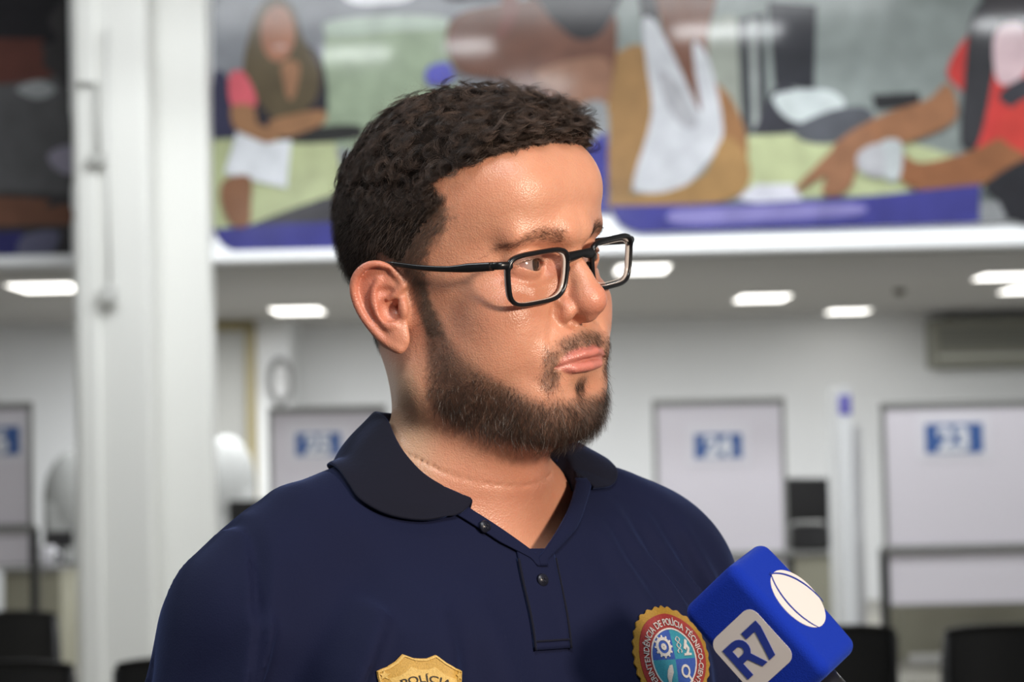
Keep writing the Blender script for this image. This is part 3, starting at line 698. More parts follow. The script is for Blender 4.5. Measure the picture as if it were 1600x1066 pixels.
def lip_mask(P):
    a = chain(P, UP_LIP, (1.5, 3.2, 4.0, 3.6, 4.0, 3.2, 1.5)); b = chain(P, LO_LIP, (1.0, 2.9, 3.4, 2.9, 1.0))
    return 1-sstep(np.minimum(a, b), .3, 2.4)
def skin_material():
    m = bpy.data.materials.new('skin'); m.use_nodes = True; N = m.node_tree.nodes; L = m.node_tree.links; b = N['Principled BSDF']
    def A(n):
        a = N.new('ShaderNodeAttribute'); a.attribute_name = n; return a.outputs['Fac']
    def mix(c1, c2, fac):
        x = N.new('ShaderNodeMix'); x.data_type = 'RGBA'
        if isinstance(c1, tuple): x.inputs[6].default_value = (*c1, 1)
        else: L.new(c1, x.inputs[6])
        x.inputs[7].default_value = (*c2, 1); L.new(fac, x.inputs[0]); return x.outputs[2]
    tc = N.new('ShaderNodeTexCoord')
    def noise(sc, det=3, lo=0, hi=1):
        t = N.new('ShaderNodeTexNoise'); t.inputs['Scale'].default_value = sc; t.inputs['Detail'].default_value = det
        L.new(tc.outputs['Object'], t.inputs['Vector'])
        r = N.new('ShaderNodeMapRange'); r.inputs['From Min'].default_value = .3; r.inputs['From Max'].default_value = .7
        r.inputs['To Min'].default_value = lo; r.inputs['To Max'].default_value = hi; L.new(t.outputs['Fac'], r.inputs['Value']); return r.outputs[0], t
    n1, _ = noise(70, 4, 0, .55)
    c = mix((.62, .305, .195), (.59, .25, .155), n1)
    c = mix(c, (.56, .15, .10), A('red'))
    c = mix(c, (.50, .33, .22), A('ambient_tint'))  # greenish ambient light on the neck, painted into the skin colour
    c = mix(c, (.52, .155, .135), A('lip'))
    c = mix(c, (.17, .105, .075), A('stubble'))
    L.new(c, b.inputs['Base Color'])
    b.inputs['Roughness'].default_value = .37; b.inputs['Specular IOR Level'].default_value = .5
    b.inputs['Subsurface Weight'].default_value = .25; b.inputs['Subsurface Radius'].default_value = (1, .35, .18); b.inputs['Subsurface Scale'].default_value = .006
    v = N.new('ShaderNodeTexVoronoi'); v.inputs['Scale'].default_value = 900; L.new(tc.outputs['Object'], v.inputs['Vector'])
    _, t2 = noise(260, 4)
    ad = N.new('ShaderNodeMath'); ad.operation = 'MULTIPLY_ADD'; ad.inputs[1].default_value = .6
    L.new(v.outputs['Distance'], ad.inputs[0]); L.new(t2.outputs['Fac'], ad.inputs[2])
    q = N.new('ShaderNodeBump'); q.inputs['Strength'].default_value = .5; q.inputs['Distance'].default_value = .0006
    L.new(ad.outputs[0], q.inputs['Height']); L.new(q.outputs[0], b.inputs['Normal'])
    return m

HX = axis_coords([(-250, -96, 6), (-96, -70, .9), (-70, 96, 1.2), (96, 250, 6)])
HY = axis_coords([(-135, -105, 1.2), (-105, -60, .9), (-60, 120, 1.4), (120, 260, 6)])
HZ_ = axis_coords([(-330, -235, 5), (-235, -120, 2), (-120, -90, 1.2), (-90, 45, .9), (45, 135, 2)])
hv, hf = surface_nets(head_sdf, HX, HY, HZ_)
hv = hv.astype(np.float32)

def beard_field(P):
    """0..1 how densely the beard grows at a point of the face"""
    ax = np.abs(P[:, 0]); y = P[:, 1]; z = P[:, 2]
    # upper edge: height as a function of y (front) / ax
    up = np.interp(y, [-95, -88, -80, -70, -58, -45, -32, -22, -10, -4], [-88, -86, -84, -76, -63, -53, -40, -22, 2, 4])
    lo = np.interp(y, [-90, -60, -40, -20, 0, 10], [-128, -120, -112, -100, -84, -70])
    side = sstep(up-z, -3, 12)*sstep(z-lo, -2, 8)*(1-sstep(y, -16, -8))
    # moustache
    ms = gauss(np.stack([ax, z], 1)[:, :2], (9, -51), (14, 5.5)) if False else np.exp(-((ax-10)/15)**4-((z+51.5+ax*.16)/6.0)**4)*(y < -78)
    cor = np.exp(-((ax-30)/6.5)**4-((z+68)/14.0)**4)*(y < -66)
    gap = 1-np.exp(-((ax-13)/9)**4-((z+83)/6)**4)*(y < -80)
    soul = np.exp(-(ax/5.5)**4-((z+83)/6)**4)*(y < -80)
    b = np.maximum(np.maximum(side*gap, ms), np.maximum(cor*.9, soul*.95))
    return b*(1-lip_mask(P))
def head_hair_field(P, inset=0.0):
    """0..1 scalp that carries hair"""
    ax = np.abs(P[:, 0]); y = P[:, 1]; z = P[:, 2]
    # front hairline: y limit as a function of height, wavering a little
    wv = 1.6*np.sin(z*.9+ax*.35)+1.2*np.sin(ax*.55+y*.4)
    front = np.interp(z, [-40, -19, -2, 10, 20, 29, 38, 48, 55, 60, 66, 70, 75, 78, 84], [-26, -17, -20, -23, -31, -41, -46, -40, -33, -29, -42, -58, -74, -80, -100])+wv
    low = np.interp(y, [-30, -12, 0, 8, 20, 40, 60, 100], [-40, -40, -8, -2, -28, -48, -56, -58])
    soft = np.where(z < 58, 9, 4)+inset
    return sstep(y-front, -3, soft)*sstep(z-low-inset*.5, -5, 4)

def ear_zone(P):
    m = np.full(len(P), 99.0, np.float32)
    for sx in (-1, 1):
        i = near(P, ear_frame(sx)[0]+np.array([sx*3, 12, 4]), 60)
        if len(i): m[i] = np.minimum(m[i], ear_sdf(P[i], sx))
    return 1-sstep(m, .5, 4.5)
P_ = hv
bf = beard_field(P_); hh = head_hair_field(P_)
eo = eye_open(np.abs(P_)*[1, -1, 1]*[1, 1, 1] if False else np.stack([np.abs(P_[:, 0]), P_[:, 1], P_[:, 2]], 1))
lash = np.exp(-((eo-.3)/1.0)**2)*(P_[:, 2] > 1.5)*(P_[:, 1] < -64)*(np.abs(np.abs(P_[:, 0])-31) < 15)
stub = np.clip(bf*.72+hh*.85*(1-ear_zone(P_))+lash*.9, 0, 1)
Qm = np.stack([np.abs(P_[:, 0]), P_[:, 1], P_[:, 2]], 1)
red = np.clip(gauss(P_, (0, -106, -28), (17, 20, 13))*.45+gauss(Qm, (42, -60, -30), (22, 30, 18))*.30
              + gauss(Qm, (84, 20, -12), (18, 30, 46))*.62+gauss(Qm, (44, -74, -4), (9, 14, 6))*.25
              + gauss(Qm, (16, -84, -2), (6, 12, 6))*.35+gauss(P_, (0, -60, -150), (60, 60, 35))*.25, 0, 1)
amb = np.clip(sstep(P_[:, 1], -20, 10)*sstep(-P_[:, 2], 50, 75)*.8*(1-sstep(-P_[:, 2], 130, 180)), 0, 1)  # mask of the painted ambient tint, below and behind the jaw
skin = skin_material()
person = mesh('person', h2w(hv)/1000, hf, [skin])
tag(person, 'bearded man in a navy polo shirt and black glasses, turned away from the camera', 'person')
attr(person, 'stubble', stub); attr(person, 'lip', lip_mask(P_)*.75); attr(person, 'red', red); attr(person, 'ambient_tint', amb)

# eyes
def eye_material():
    m = bpy.data.materials.new('eye'); m.use_nodes = True; N = m.node_tree.nodes; L = m.node_tree.links; b = N['Principled BSDF']
    tc = N.new('ShaderNodeTexCoord'); sx = N.new('ShaderNodeSeparateXYZ'); L.new(tc.outputs['Object'], sx.inputs[0])
    v = N.new('ShaderNodeCombineXYZ'); L.new(sx.outputs[0], v.inputs[0]); L.new(sx.outputs[1], v.inputs[1])
    ln = N.new('ShaderNodeVectorMath'); ln.operation = 'LENGTH'; L.new(v.outputs[0], ln.inputs[0])
    r = N.new('ShaderNodeMapRange'); r.inputs['From Max'].default_value = .0122; L.new(ln.outputs['Value'], r.inputs['Value'])
    cr = N.new('ShaderNodeValToRGB'); e = cr.color_ramp; e.elements[0].position = .0; e.elements[0].color = (.003, .003, .003, 1)
    e.elements[1].position = 1; e.elements[1].color = (.46, .22, .18, 1)
    for p, c in ((.17, (.003, .003, .003, 1)), (.20, (.05, .022, .01, 1)), (.40, (.035, .018, .01, 1)), (.46, (.02, .012, .01, 1)), (.52, (.34, .25, .22, 1)), (.8, (.36, .22, .19, 1))):
        q = e.elements.new(p); q.color = c
    L.new(r.outputs[0], cr.inputs[0]); L.new(cr.outputs[0], b.inputs['Base Color'])
    b.inputs['Roughness'].default_value = .12; b.inputs['Coat Weight'].default_value = .6; b.inputs['Coat Roughness'].default_value = .02
    return m
EM = eye_material()
gaze = HR@np.array([math.sin(RAD(17)), -math.cos(RAD(17)), .02])
for sx in (-1, 1):
    b = B(); b.ell((0, 0, 0), (.0122, .0122, .0122), seg=48); b.ell((0, 0, .0046), (.0077, .0077, .0083), seg=40)
    o = b.obj('eye', EM, None, smooth=True)
    c = h2w(np.array([[sx*EYE[0], EYE[1]+.1, EYE[2]]]))[0]/1000
    g = Vector(gaze); o.location = c; o.rotation_euler = g.to_track_quat('Z', 'Y').to_euler(); o.parent = person
# ------------------------------------------------------------------ hair: short sides, curly top; beard; brows
def hair_material(name, c1, c2, gray=0):
    m = bpy.data.materials.new(name); m.use_nodes = True; N = m.node_tree.nodes; L = m.node_tree.links; b = N['Principled BSDF']
    a = N.new('ShaderNodeAttribute'); a.attribute_name = 'tone'
    cr = N.new('ShaderNodeValToRGB'); e = cr.color_ramp
    e.elements[0].position = 0; e.elements[0].color = (*c1, 1); e.elements[1].position = .9; e.elements[1].color = (*c2, 1)
    if gray:
        q = e.elements.new(.93); q.color = (*c2, 1); q = e.elements.new(.95); q.color = (.40, .36, .32, 1)
    L.new(a.outputs['Fac'], cr.inputs[0]); L.new(cr.outputs[0], b.inputs['Base Color'])
    b.inputs['Roughness'].default_value = .38; b.inputs['Specular IOR Level'].default_value = .35
    return m
HAIR = hair_material('dark_brown_hair', (.010, .007, .006), (.17, .115, .09), 0)
BEARD = hair_material('beard_hair', (.009, .005, .004), (.055, .026, .014), 1)
CAPM = mat('hair_roots', (.014, .010, .008), .9, spec=.05)

def strands(name, guides, rad, tone, mt, parent, extra=None):
    """guides (n, k, 3) in metres -> one mesh of three-sided tapering strands"""
    n, k, _ = guides.shape
    T = np.gradient(guides, axis=1); T /= np.linalg.norm(T, axis=2)[..., None]+1e-12
    up = np.array([.31, .52, .79]); N = np.cross(T, up); N /= np.linalg.norm(N, axis=2)[..., None]+1e-9; Bn = np.cross(N, T)
    tp = np.linspace(1, .25, k)[None, :, None]; r = np.asarray(rad).reshape(-1, 1, 1)*tp
    V = np.stack([guides+r*(math.cos(a)*N+math.sin(a)*Bn) for a in (0, 2.094, 4.189)], 2)     # n,k,3sides,3
    base = (np.arange(n)*k*3)[:, None, None]+(np.arange(k-1)*3)[None, :, None]+np.arange(3)[None, None, :]
    nxt = (np.arange(n)*k*3)[:, None, None]+(np.arange(k-1)*3)[None, :, None]+((np.arange(3)+1) % 3)[None, None, :]
    Fq = np.stack([base, nxt, nxt+3, base+3], -1).reshape(-1, 4)
    V = V.reshape(-1, 3); tn = np.repeat(tone, k*3)
    if extra is not None:
        ev, ef = extra; ne = len(ef); Fq = np.concatenate([Fq, ef+len(V)]); V = np.concatenate([V, ev]); tn = np.concatenate([tn, np.full(len(ev), .15)])
    o = mesh(name, V, Fq, [mt, CAPM], parent)
    if extra is not None:
        mi = np.zeros(len(Fq), np.int32); mi[-ne:] = 1; o.data.polygons.foreach_set('material_index', mi)
    attr(o, 'tone', tn)
    return o

def sample(weight, n, seed=1):
    """random points on the body mesh with density by face weight; returns points (local mm)"""
    g = np.random.default_rng(seed)
    q = hv[hf]; ar = .5*np.linalg.norm(np.cross(q[:, 2]-q[:, 0], q[:, 3]-q[:, 1]), axis=1)
    w = ar*weight[hf].mean(1); w = np.where(w > 0, w, 0); w /= w.sum()
    i = g.choice(len(hf), n, p=w); u, v = g.random(n)[:, None], g.random(n)[:, None]
    a, b, c, d = [hv[hf[i, k]] for k in range(4)]
    P = (a*(1-u)+b*u)*(1-v)+(d*(1-u)+c*u)*v
    return P.astype(np.float32)

def hair_depth(P):
    """thickness of the hair mass over the scalp, mm"""
    ax = np.abs(P[:, 0]); y = P[:, 1]; z = P[:, 2]
    top = sstep(z, 38, 86)
    d = 5+(4+9*sstep(-y, -55, 10)+8*sstep(-y, 5, 66))*top
    d = d*(.3+.7*sstep(z, -45, 10))
    return d
near_ear = ear_zone(hv)
hw = hh*(1-near_ear)

# cap: a lumpy dark volume under the curls
CURLS = sample(hw*(hv[:, 2] > 40), 560, 5)
CURLS = np.concatenate([CURLS, sample(hw*(hv[:, 2] > 44)*(hv[:, 1] < -38), 200, 6)])
CG = surf_grad(head_sdf, CURLS)
def cap_sdf(P):
    d = head_sdf(P)
    th = hair_depth(P)*sstep(head_hair_field(P, 18.0), .25, .95)*(1-ear_zone(P))
    lump = 2.6*(np.sin(P[:, 0]*.42+1.3*np.sin(P[:, 1]*.33))*np.sin(P[:, 1]*.39+1.1*np.sin(P[:, 2]*.3))*np.sin(P[:, 2]*.44+.7))*sstep(P[:, 2], 30, 70)
    f = d-(th*.42+lump*.8)+1.4
    return f
cx = axis_coords([(-104, 104, 2)]); cy = axis_coords([(-118, 124, 2)]); cz = axis_coords([(-62, 148, 2)])
cv, cf = surface_nets(cap_sdf, cx, cy, cz)
keepv = (cap_sdf(cv.astype(np.float32)) < 3) & (head_sdf(cv.astype(np.float32)) > .35)
cf = cf[keepv[cf].all(1)]
used = np.unique(cf); rm = -np.ones(len(cv), int); rm[used] = np.arange(len(used)); cv = cv[used]; cf = rm[cf]

def curly():
    K = 15; out, rad, tone = [], [], []
    g = np.random.default_rng(11)
    for c, n in zip(CURLS, CG):
        kf = float(sstep(np.float32(-c[1]), 35, 75)); n = n+np.array([0, g.uniform(.1, .8), g.uniform(.1, .6)])*kf; n /= np.linalg.norm(n)
        L_ = float(hair_depth(c[None])[0])*g.uniform(.72, 1.3)
        # leaning direction: forwards and to his right over the crown, down over the front edge
        t = np.array([g.normal(0, .5)-.15, -.55+g.normal(0, .35), g.normal(0, .3)]); t -= n*(t@n); t /= np.linalg.norm(t)
        s = np.cross(n, t); R0 = g.uniform(3.8, 6.6); turns = g.uniform(1.0, 1.8)*g.choice([-1, 1]); ph = g.uniform(0, 6.28)
        m = int(g.integers(34, 46)); lb = g.normal(.06, .14)
        u = np.linspace(0, 1, K)[None, :]
        off = g.normal(0, .9, (m, 2)); dR = g.normal(1, .2, (m, 1)); dL = g.uniform(.8, 1.1, (m, 1)); dp = g.normal(0, .16, (m, 1)); off[:8] *= 3
        ang = ph+dp+2*np.pi*turns*u*dL
        rr = R0*dR*np.minimum(1, u*3.2+.12)
        along = L_*.74*dL*(u**.75)
        lean = L_*(.45 if c[1] > -55 else g.choice([.0, .1, .5]))*u**1.6
        p = c[None, None]-n*1.5+along[..., None]*n+(rr*np.cos(ang)-rr[:, :1]*np.cos(ang[:, :1])*(1-u)+lean)[..., None]*t+(rr*np.sin(ang)-rr[:, :1]*np.sin(ang[:, :1])*(1-u))[..., None]*s
        p += (off[:, 0, None]*(1-.45*u))[..., None]*t+(off[:, 1, None]*(1-.45*u))[..., None]*s
        p += .5*n*np.sin(ang*1.7+dp*9)[..., None]
        out.append(p); rad.append(g.uniform(.075, .125, m)); tone.append(np.clip(g.beta(1.0, 2.6, m)*1.1-.06+lb, 0, 1))
    # small curls falling over the hairline
    band = hw*(1-sstep(head_hair_field(hv, 12.0), .5, 1.0))*(hv[:, 2] > 44)*(hv[:, 1] < -20)
    P = sample(band, 300, 17); Nn = surf_grad(head_sdf, P)
    for c, n in zip(P, Nn):
        m = int(g.integers(9, 16)); L_ = g.uniform(9, 17); n = n+np.array([0, .35, .45]); n /= np.linalg.norm(n)
        t = np.array([g.normal(0, .5)+.1*c[0]/40, -1, g.normal(-.25, .4)]); t -= n*(t@n); t /= np.linalg.norm(t); s = np.cross(n, t)
        u = np.linspace(0, 1, K)[None, :]; R0 = g.uniform(2.4, 4.6); turns = g.uniform(.5, 1.2)*g.choice([-1, 1]); dp = g.normal(0, .25, (m, 1)); off = g.normal(0, 1.1, (m, 2)); lb = g.normal(.05, .12)
        ang = g.uniform(0, 6.28)+dp+2*np.pi*turns*u; rr = R0*np.minimum(1, u*3+.1)*g.normal(1, .2, (m, 1))
        p = c-n*.8+(L_*.55*u**.7)[..., None]*n+(rr*np.cos(ang)-rr[:, :1]*np.cos(ang[:, :1])*(1-u)+g.uniform(-.2, .45)*L_*u**1.5+off[:, :1])[..., None]*t+(rr*np.sin(ang)-rr[:, :1]*np.sin(ang[:, :1])*(1-u)+off[:, 1:])[..., None]*s
        out.append(p); rad.append(g.uniform(.07, .12, m)); tone.append(np.clip(g.beta(1.2, 2.6, m)*.8+lb, 0, 1))
    # loose single hairs standing off the outline
    P = sample(hw*(hv[:, 2] > 50), 1100, 8); Nn = surf_grad(head_sdf, P)
    for c, n in zip(P, Nn):
        L_ = float(hair_depth(c[None])[0])*g.uniform(1.05, 1.65); t = g.normal(0, 1, 3); t -= n*(t@n); t /= np.linalg.norm(t); s = np.cross(n, t)
        u = np.linspace(0, 1, K); w = g.uniform(2, 5); a = g.uniform(.5, 1.4)*2*np.pi*u+g.uniform(0, 6)
        p = c+n*L_*.8*u[:, None]+t*(w*(np.cos(a)-np.cos(a[0]))+4*u*u)[:, None]+s*(w*(np.sin(a)-np.sin(a[0])))[:, None]
        out.append(p[None]); rad.append([.055]); tone.append([.6])
    return np.concatenate(out), np.concatenate(rad), np.concatenate(tone)
G1, r1, t1 = curly()

def short(weight, n, length, K, seed, down, lift, curl=.5, rad=(.045, .07)):
    g = np.random.default_rng(seed)
    P = sample(weight, n, seed); Nn = surf_grad(head_sdf, P)
    dn = down(P); dn = dn-Nn*(dn*Nn).sum(1)[:, None]; dn /= np.linalg.norm(dn, axis=1)[:, None]+1e-9
    dn = dn+g.normal(0, .28, dn.shape); dn -= Nn*(dn*Nn).sum(1)[:, None]; dn /= np.linalg.norm(dn, axis=1)[:, None]+1e-9
    L_ = length(P)*g.uniform(.7, 1.2, n); u = np.linspace(0, 1, K)[None, :]
    li = lift*g.uniform(.6, 1.4, n)
    sd = np.cross(Nn, dn); w = g.normal(0, curl, n)
    p = P[:, None]-Nn[:, None]*.5+(L_[:, None]*u)[..., None]*dn[:, None]*np.sqrt(np.clip(1-li**2, .05, 1))[:, None, None]
    p = p+Nn[:, None]*((L_*li)[:, None]*(u-.35*u*u)*1.3)[..., None]+sd[:, None]*((w*L_)[:, None]*u*u*.5)[..., None]
    return p, g.uniform(*rad, n), g.random(n)
side_w = hw*(1-sstep(hv[:, 2], 46, 66))
G2, r2, t2 = short(side_w, 24000, lambda P: hair_depth(P)*1.5+2.0, 5, 21,
                   lambda P: np.stack([0*P[:, 0], .35+.0*P[:, 1], -1+0*P[:, 2]], 1)+np.stack([0*P[:, 0], sstep(-P[:, 1], 0, 40)*.3, 0*P[:, 0]], 1), .55, .5)
t2 = t2**2*.8
# pad both to one strand length
def resamp(G, K):
    k = G.shape[1]; x = np.linspace(0, k-1, K); i = np.minimum(x.astype(int), k-2); f = (x-i)[None, :, None]
    return G[:, i]*(1-f)+G[:, i+1]*f
def all_m(G): return h2w(G.reshape(-1, 3)).reshape(G.shape)/1000
hair = strands('hair', all_m(G1), r1/1000, t1, HAIR, person, (h2w(cv)/1000, cf))
hair['label'] = 'short curly dark brown hair'
sideh = strands('side_hair', all_m(G2), r2/1000, t2, HAIR, person)
sideh['label'] = 'close-cropped dark hair on the sides and nape'

bw = np.clip(bf, 0, 1)*(.10+.75*sstep(-hv[:, 2]+.3*(-hv[:, 1]-60), 42, 90)+.35*sstep(hv[:, 1], -38, -24)+.95*np.exp(-((hv[:, 2]+52)/9)**2)*(hv[:, 1] < -72))
G3, r3, t3 = short(bw, 12000, lambda P: 3.0+7.5*sstep(-P[:, 2], 55, 112)+1.0*sstep(-P[:, 1], 50, 85), 5, 31,
                   lambda P: np.stack([.25*np.sign(P[:, 0])*(np.abs(P[:, 0])/40), np.full(len(P), -.12), np.full(len(P), -1.)], 1), .55, .7, (.05, .085))
beard = strands('beard', all_m(G3), r3/1000, t3**1.2, BEARD, person)
beard['label'] = 'short brown beard and moustache flecked with grey'

def brow_w(P):
    ax = np.abs(P[:, 0]); zc = np.interp(ax, [12, 20, 28, 38, 44, 51], [15, 18.5, 20.5, 19, 16, 10]); th = np.interp(ax, [12, 18, 30, 42, 52], [3.2, 4.2, 4.0, 2.8, 1.4])
    return np.exp(-((P[:, 2]-zc)/th)**4)*sstep(ax, 10, 15)*(1-sstep(ax, 46, 54))*(P[:, 1] < -50)
bwt = brow_w(hv)
G4, r4, t4 = short(bwt, 2000, lambda P: 5.5+0*P[:, 0], 5, 41, lambda P: np.stack([np.sign(P[:, 0]), .0*P[:, 0], np.interp(np.abs(P[:, 0]), [12, 25, 40], [.9, .2, -.35])], 1), .22, .4, (.04, .06))
brows = strands('eyebrows', all_m(G4), r4/1000, t4*.8, BEARD, person)
# ------------------------------------------------------------------ glasses (head-local mm)
FRM = mat('black_acetate', (.006, .006, .007), .28, spec=.5)
def lens_mat():
    m = bpy.data.materials.new('lens_glass'); m.use_nodes = True; N = m.node_tree.nodes; L = m.node_tree.links
    N.remove(N['Principled BSDF']); t = N.new('ShaderNodeBsdfTransparent'); g = N.new('ShaderNodeBsdfGlossy'); mx = N.new('ShaderNodeMixShader'); f = N.new('ShaderNodeFresnel')
    t.inputs[0].default_value = (.97, .97, .97, 1); g.inputs['Roughness'].default_value = .02; f.inputs['IOR'].default_value = 1.35
    L.new(f.outputs[0], mx.inputs[0]); L.new(t.outputs[0], mx.inputs[1]); L.new(g.outputs[0], mx.inputs[2]); L.new(mx.outputs[0], N['Material Output'].inputs[0])
    return m
LENS = lens_mat()
EDGE = mat('lens_bevel', (.75, .72, .70), .15, spec=.6)
def front_y(x, z): return -93.5+.0016*x*x+(-.09)*(0-z)*0+(z*-.10)      # wrap and slight forward tilt at the top
def lens_outline(sx, inset=0, n=72):
    """rounded rectangle, a little wider above than below"""
    t = np.arange(n)/n*2*np.pi; e = 4.6
    c, s_ = np.cos(t), np.sin(t)
    X = np.sign(c)*np.abs(c)**(2/e)*(26.2-inset); Z = np.sign(s_)*np.abs(s_)**(2/e)*(16.2-inset)
    X = X*(1+.05*Z/16)+0
    X = X+np.where(X < 0, 1, .35)*np.clip(-Z/16, 0, 1)**1.6*3.0*np.where(X < 0, 1, -1)
    return np.stack([sx*(40.2+X), front_y(sx*(40.2+X), Z-4.5), Z-4.5], 1)
glasses = empty('eyeglasses'); tag(glasses, 'black rectangular eyeglasses worn by the man in the navy polo', 'eyeglasses')
def G(V):
    V = np.array(V, float); V[:, 2] += .030*(V[:, 0]-25)-.4; return h2w(V)/1000
parts = []
for sx in (-1, 1):
    o = lens_outline(sx)
    v, f = tube_np(o, np.where(o[:, 2] > 4, 1.75, 1.45), 10, closed=True, flat=(1.0, 1.3), up=(0, 1, 0)); parts.append((v, f))
arc = spline([(-14, front_y(13, 4), 4.8), (-6, -95.2, 5.6), (0, -95.8, 6.2), (6, -95.2, 5.6), (14, front_y(13, 4), 4.8)], 16)
parts.append(tube_np(arc, np.concatenate([np.linspace(3.8, 2.6, 8), np.linspace(2.6, 3.8, 8)]), 12, flat=(1.0, .62), up=(0, 1, 0)))
for sx in (-1, 1):   # nose pads moulded on, and end pieces
    parts.append(tube_np(spline([(sx*11, -92.5, -1), (sx*11.5, -89, -6), (sx*13, -88, -11)], 8), [1.2, 2, 2.4, 2.6, 2.6, 2.4, 2, 1.2], 8))
    parts.append(tube_np(spline([(sx*64, front_y(64, 6), 6.5), (sx*69.5, front_y(66, 6)+1, 7), (sx*72.5, -84, 7.2), (sx*73, -79, 7.2)], 10), 2.0, 10, flat=(.9, 1.3), up=(0, 0, 1)))
v, f = join(parts); o = mesh('frame_front', G(v), f, FRM, glasses)
for sx in (-1, 1):
    ol = lens_outline(sx, .9); c = ol.mean(0); K = 10; V = [c+[0, -1.5, 0]]
    for k in range(1, K+1):
        q = c+(ol-c)*k/K; q[:, 1] = front_y(q[:, 0], q[:, 2])-1.6*(1-(k/K)**2); V += list(q)
    n = len(ol); F = [(0, 1+j, 1+(j+1) % n) for j in range(n)]
    for k in range(K-1):
        for j in range(n): F.append((1+k*n+j, 1+(k+1)*n+j, 1+(k+1)*n+(j+1) % n, 1+k*n+(j+1) % n))
    V = np.array(V)
    if sx < 0: F = [tuple(reversed(g)) for g in F]
    o = mesh('lens', G(V), F, LENS, glasses)
    # bevelled edge of the thick lens behind the rim
    ob = lens_outline(sx, .4); ib = lens_outline(sx, 1.5); ob[:, 1] += 1.2; ib2 = ib.copy(); ib2[:, 1] += 3.4; ob2 = ob.copy(); ob2[:, 1] += 2.4
    n = len(ob); R_ = [ob, ib, ib2, ob2]; V = np.concatenate(R_)
    F = [(a*n+j, b_*n+j, b_*n+(j+1) % n, a*n+(j+1) % n) for a, b_ in ((0, 1), (1, 2), (2, 3), (3, 0)) for j in range(n)]
    mesh('lens_edge', G(V), F, EDGE, glasses)
    for q_, (i_, d_) in enumerate(((2.3, 2.2), (3.3, 1.6)) if sx > 0 else ()):  # dark and bright rings added to imitate refraction lines in the far lens
        rg = lens_outline(sx, i_); rg[:, 1] += d_; v, f = tube_np(rg, .22, 6, closed=True, up=(0, 1, 0)); mesh('lens_edge', G(v), f, (FRM, EDGE)[q_], glasses)
for sx in (-1, 1):
    tp = spline([(sx*73, -80, 7.0), (sx*73.5, -62, 6.6), (sx*74.2, -42, 6.2), (sx*75, -20, 7.6), (sx*75.6, -4, 9.6), (sx*75, 8, 10.5), (sx*73.5, 18, 8), (sx*71, 27, -4), (sx*68, 31, -16)], 44)
    rr = np.interp(np.linspace(0, 1, 44), [0, .14, .24, .5, .8, 1], [2.2, 2.3, 1.5, 1.3, 1.6, 1.5])
    v, f = tube_np(tp, rr, 10, flat=(.7, 1.35)); mesh('temple_arm', G(v), f, FRM, glasses)
hg = B(); hg.ell(tuple(G(np.array([[-73.8, -78.5, 7.2]]))[0]), (.0008, .0008, .0013), seg=10); hg.obj('hinge', mat('hinge_metal', (.5, .5, .5), .3, 1), glasses, True)
# ------------------------------------------------------------------ navy polo shirt (torso-local mm; z is world height)
def shirt_material(name, col, rib=0):
    m = bpy.data.materials.new(name); m.use_nodes = True; N = m.node_tree.nodes; L = m.node_tree.links; b = N['Principled BSDF']
    b.inputs['Base Color'].default_value = (*col, 1); b.inputs['Roughness'].default_value = .85; b.inputs['Specular IOR Level'].default_value = .2
    b.inputs['Sheen Weight'].default_value = .22; b.inputs['Sheen Roughness'].default_value = .35; b.inputs['Sheen Tint'].default_value = (.2, .32, .85, 1)
    tc = N.new('ShaderNodeTexCoord'); n = N.new('ShaderNodeTexNoise'); n.inputs['Scale'].default_value = 900 if not rib else 350; n.inputs['Detail'].default_value = 3
    L.new(tc.outputs['Object'], n.inputs['Vector'])
    q = N.new('ShaderNodeBump'); q.inputs['Strength'].default_value = .35; q.inputs['Distance'].default_value = .0006
    L.new(n.outputs['Fac'], q.inputs['Height']); L.new(q.outputs[0], b.inputs['Normal'])
    return m
NAVY = shirt_material('navy_jersey', (.0048, .0072, .030)); NAVYR = shirt_material('navy_rib', (.0055, .006, .014), 1)

FOLDS = [  # (polyline xyz, width, height)  raised soft folds
    ([(95, -70, 1450), (110, -95, 1390), (118, -110, 1330), (120, -118, 1270)], 9, 3.2),
    ([(125, -55, 1448), (145, -80, 1380), (155, -92, 1310), (150, -98, 1240)], 9, 3.4),
    ([(155, -40, 1440), (180, -62, 1375), (192, -70, 1300), (190, -70, 1230)], 9, 3.6),
    ([(72, -80, 1440), (82, -108, 1380), (88, -122, 1310)], 8, 2.2),
    ([(-128, -70, 1395), (-150, -70, 1360), (-168, -80, 1300), (-176, -80, 1220), (-180, -78, 1150)], 7, 5.5),
    ([(-190, -55, 1385), (-212, -60, 1310), (-226, -58, 1220)], 8, 5.0),
    ([(-92, -95, 1395), (-96, -112, 1340), (-84, -120, 1260)], 9, 3.0),
    ([(-172, 0, 1450), (-188, 0, 1400), (-200, 0, 1340), (-204, 0, 1280)], 3, -2.2),
    ([(-110, -95, 1380), (-118, -112, 1310), (-112, -120, 1240)], 12, 2.4),
    ([(-60, -95, 1400), (-48, -118, 1330), (-52, -125, 1260)], 12, 1.8),
    ([(30, -108, 1370), (36, -124, 1310), (40, -130, 1240)], 10, 1.6),
]
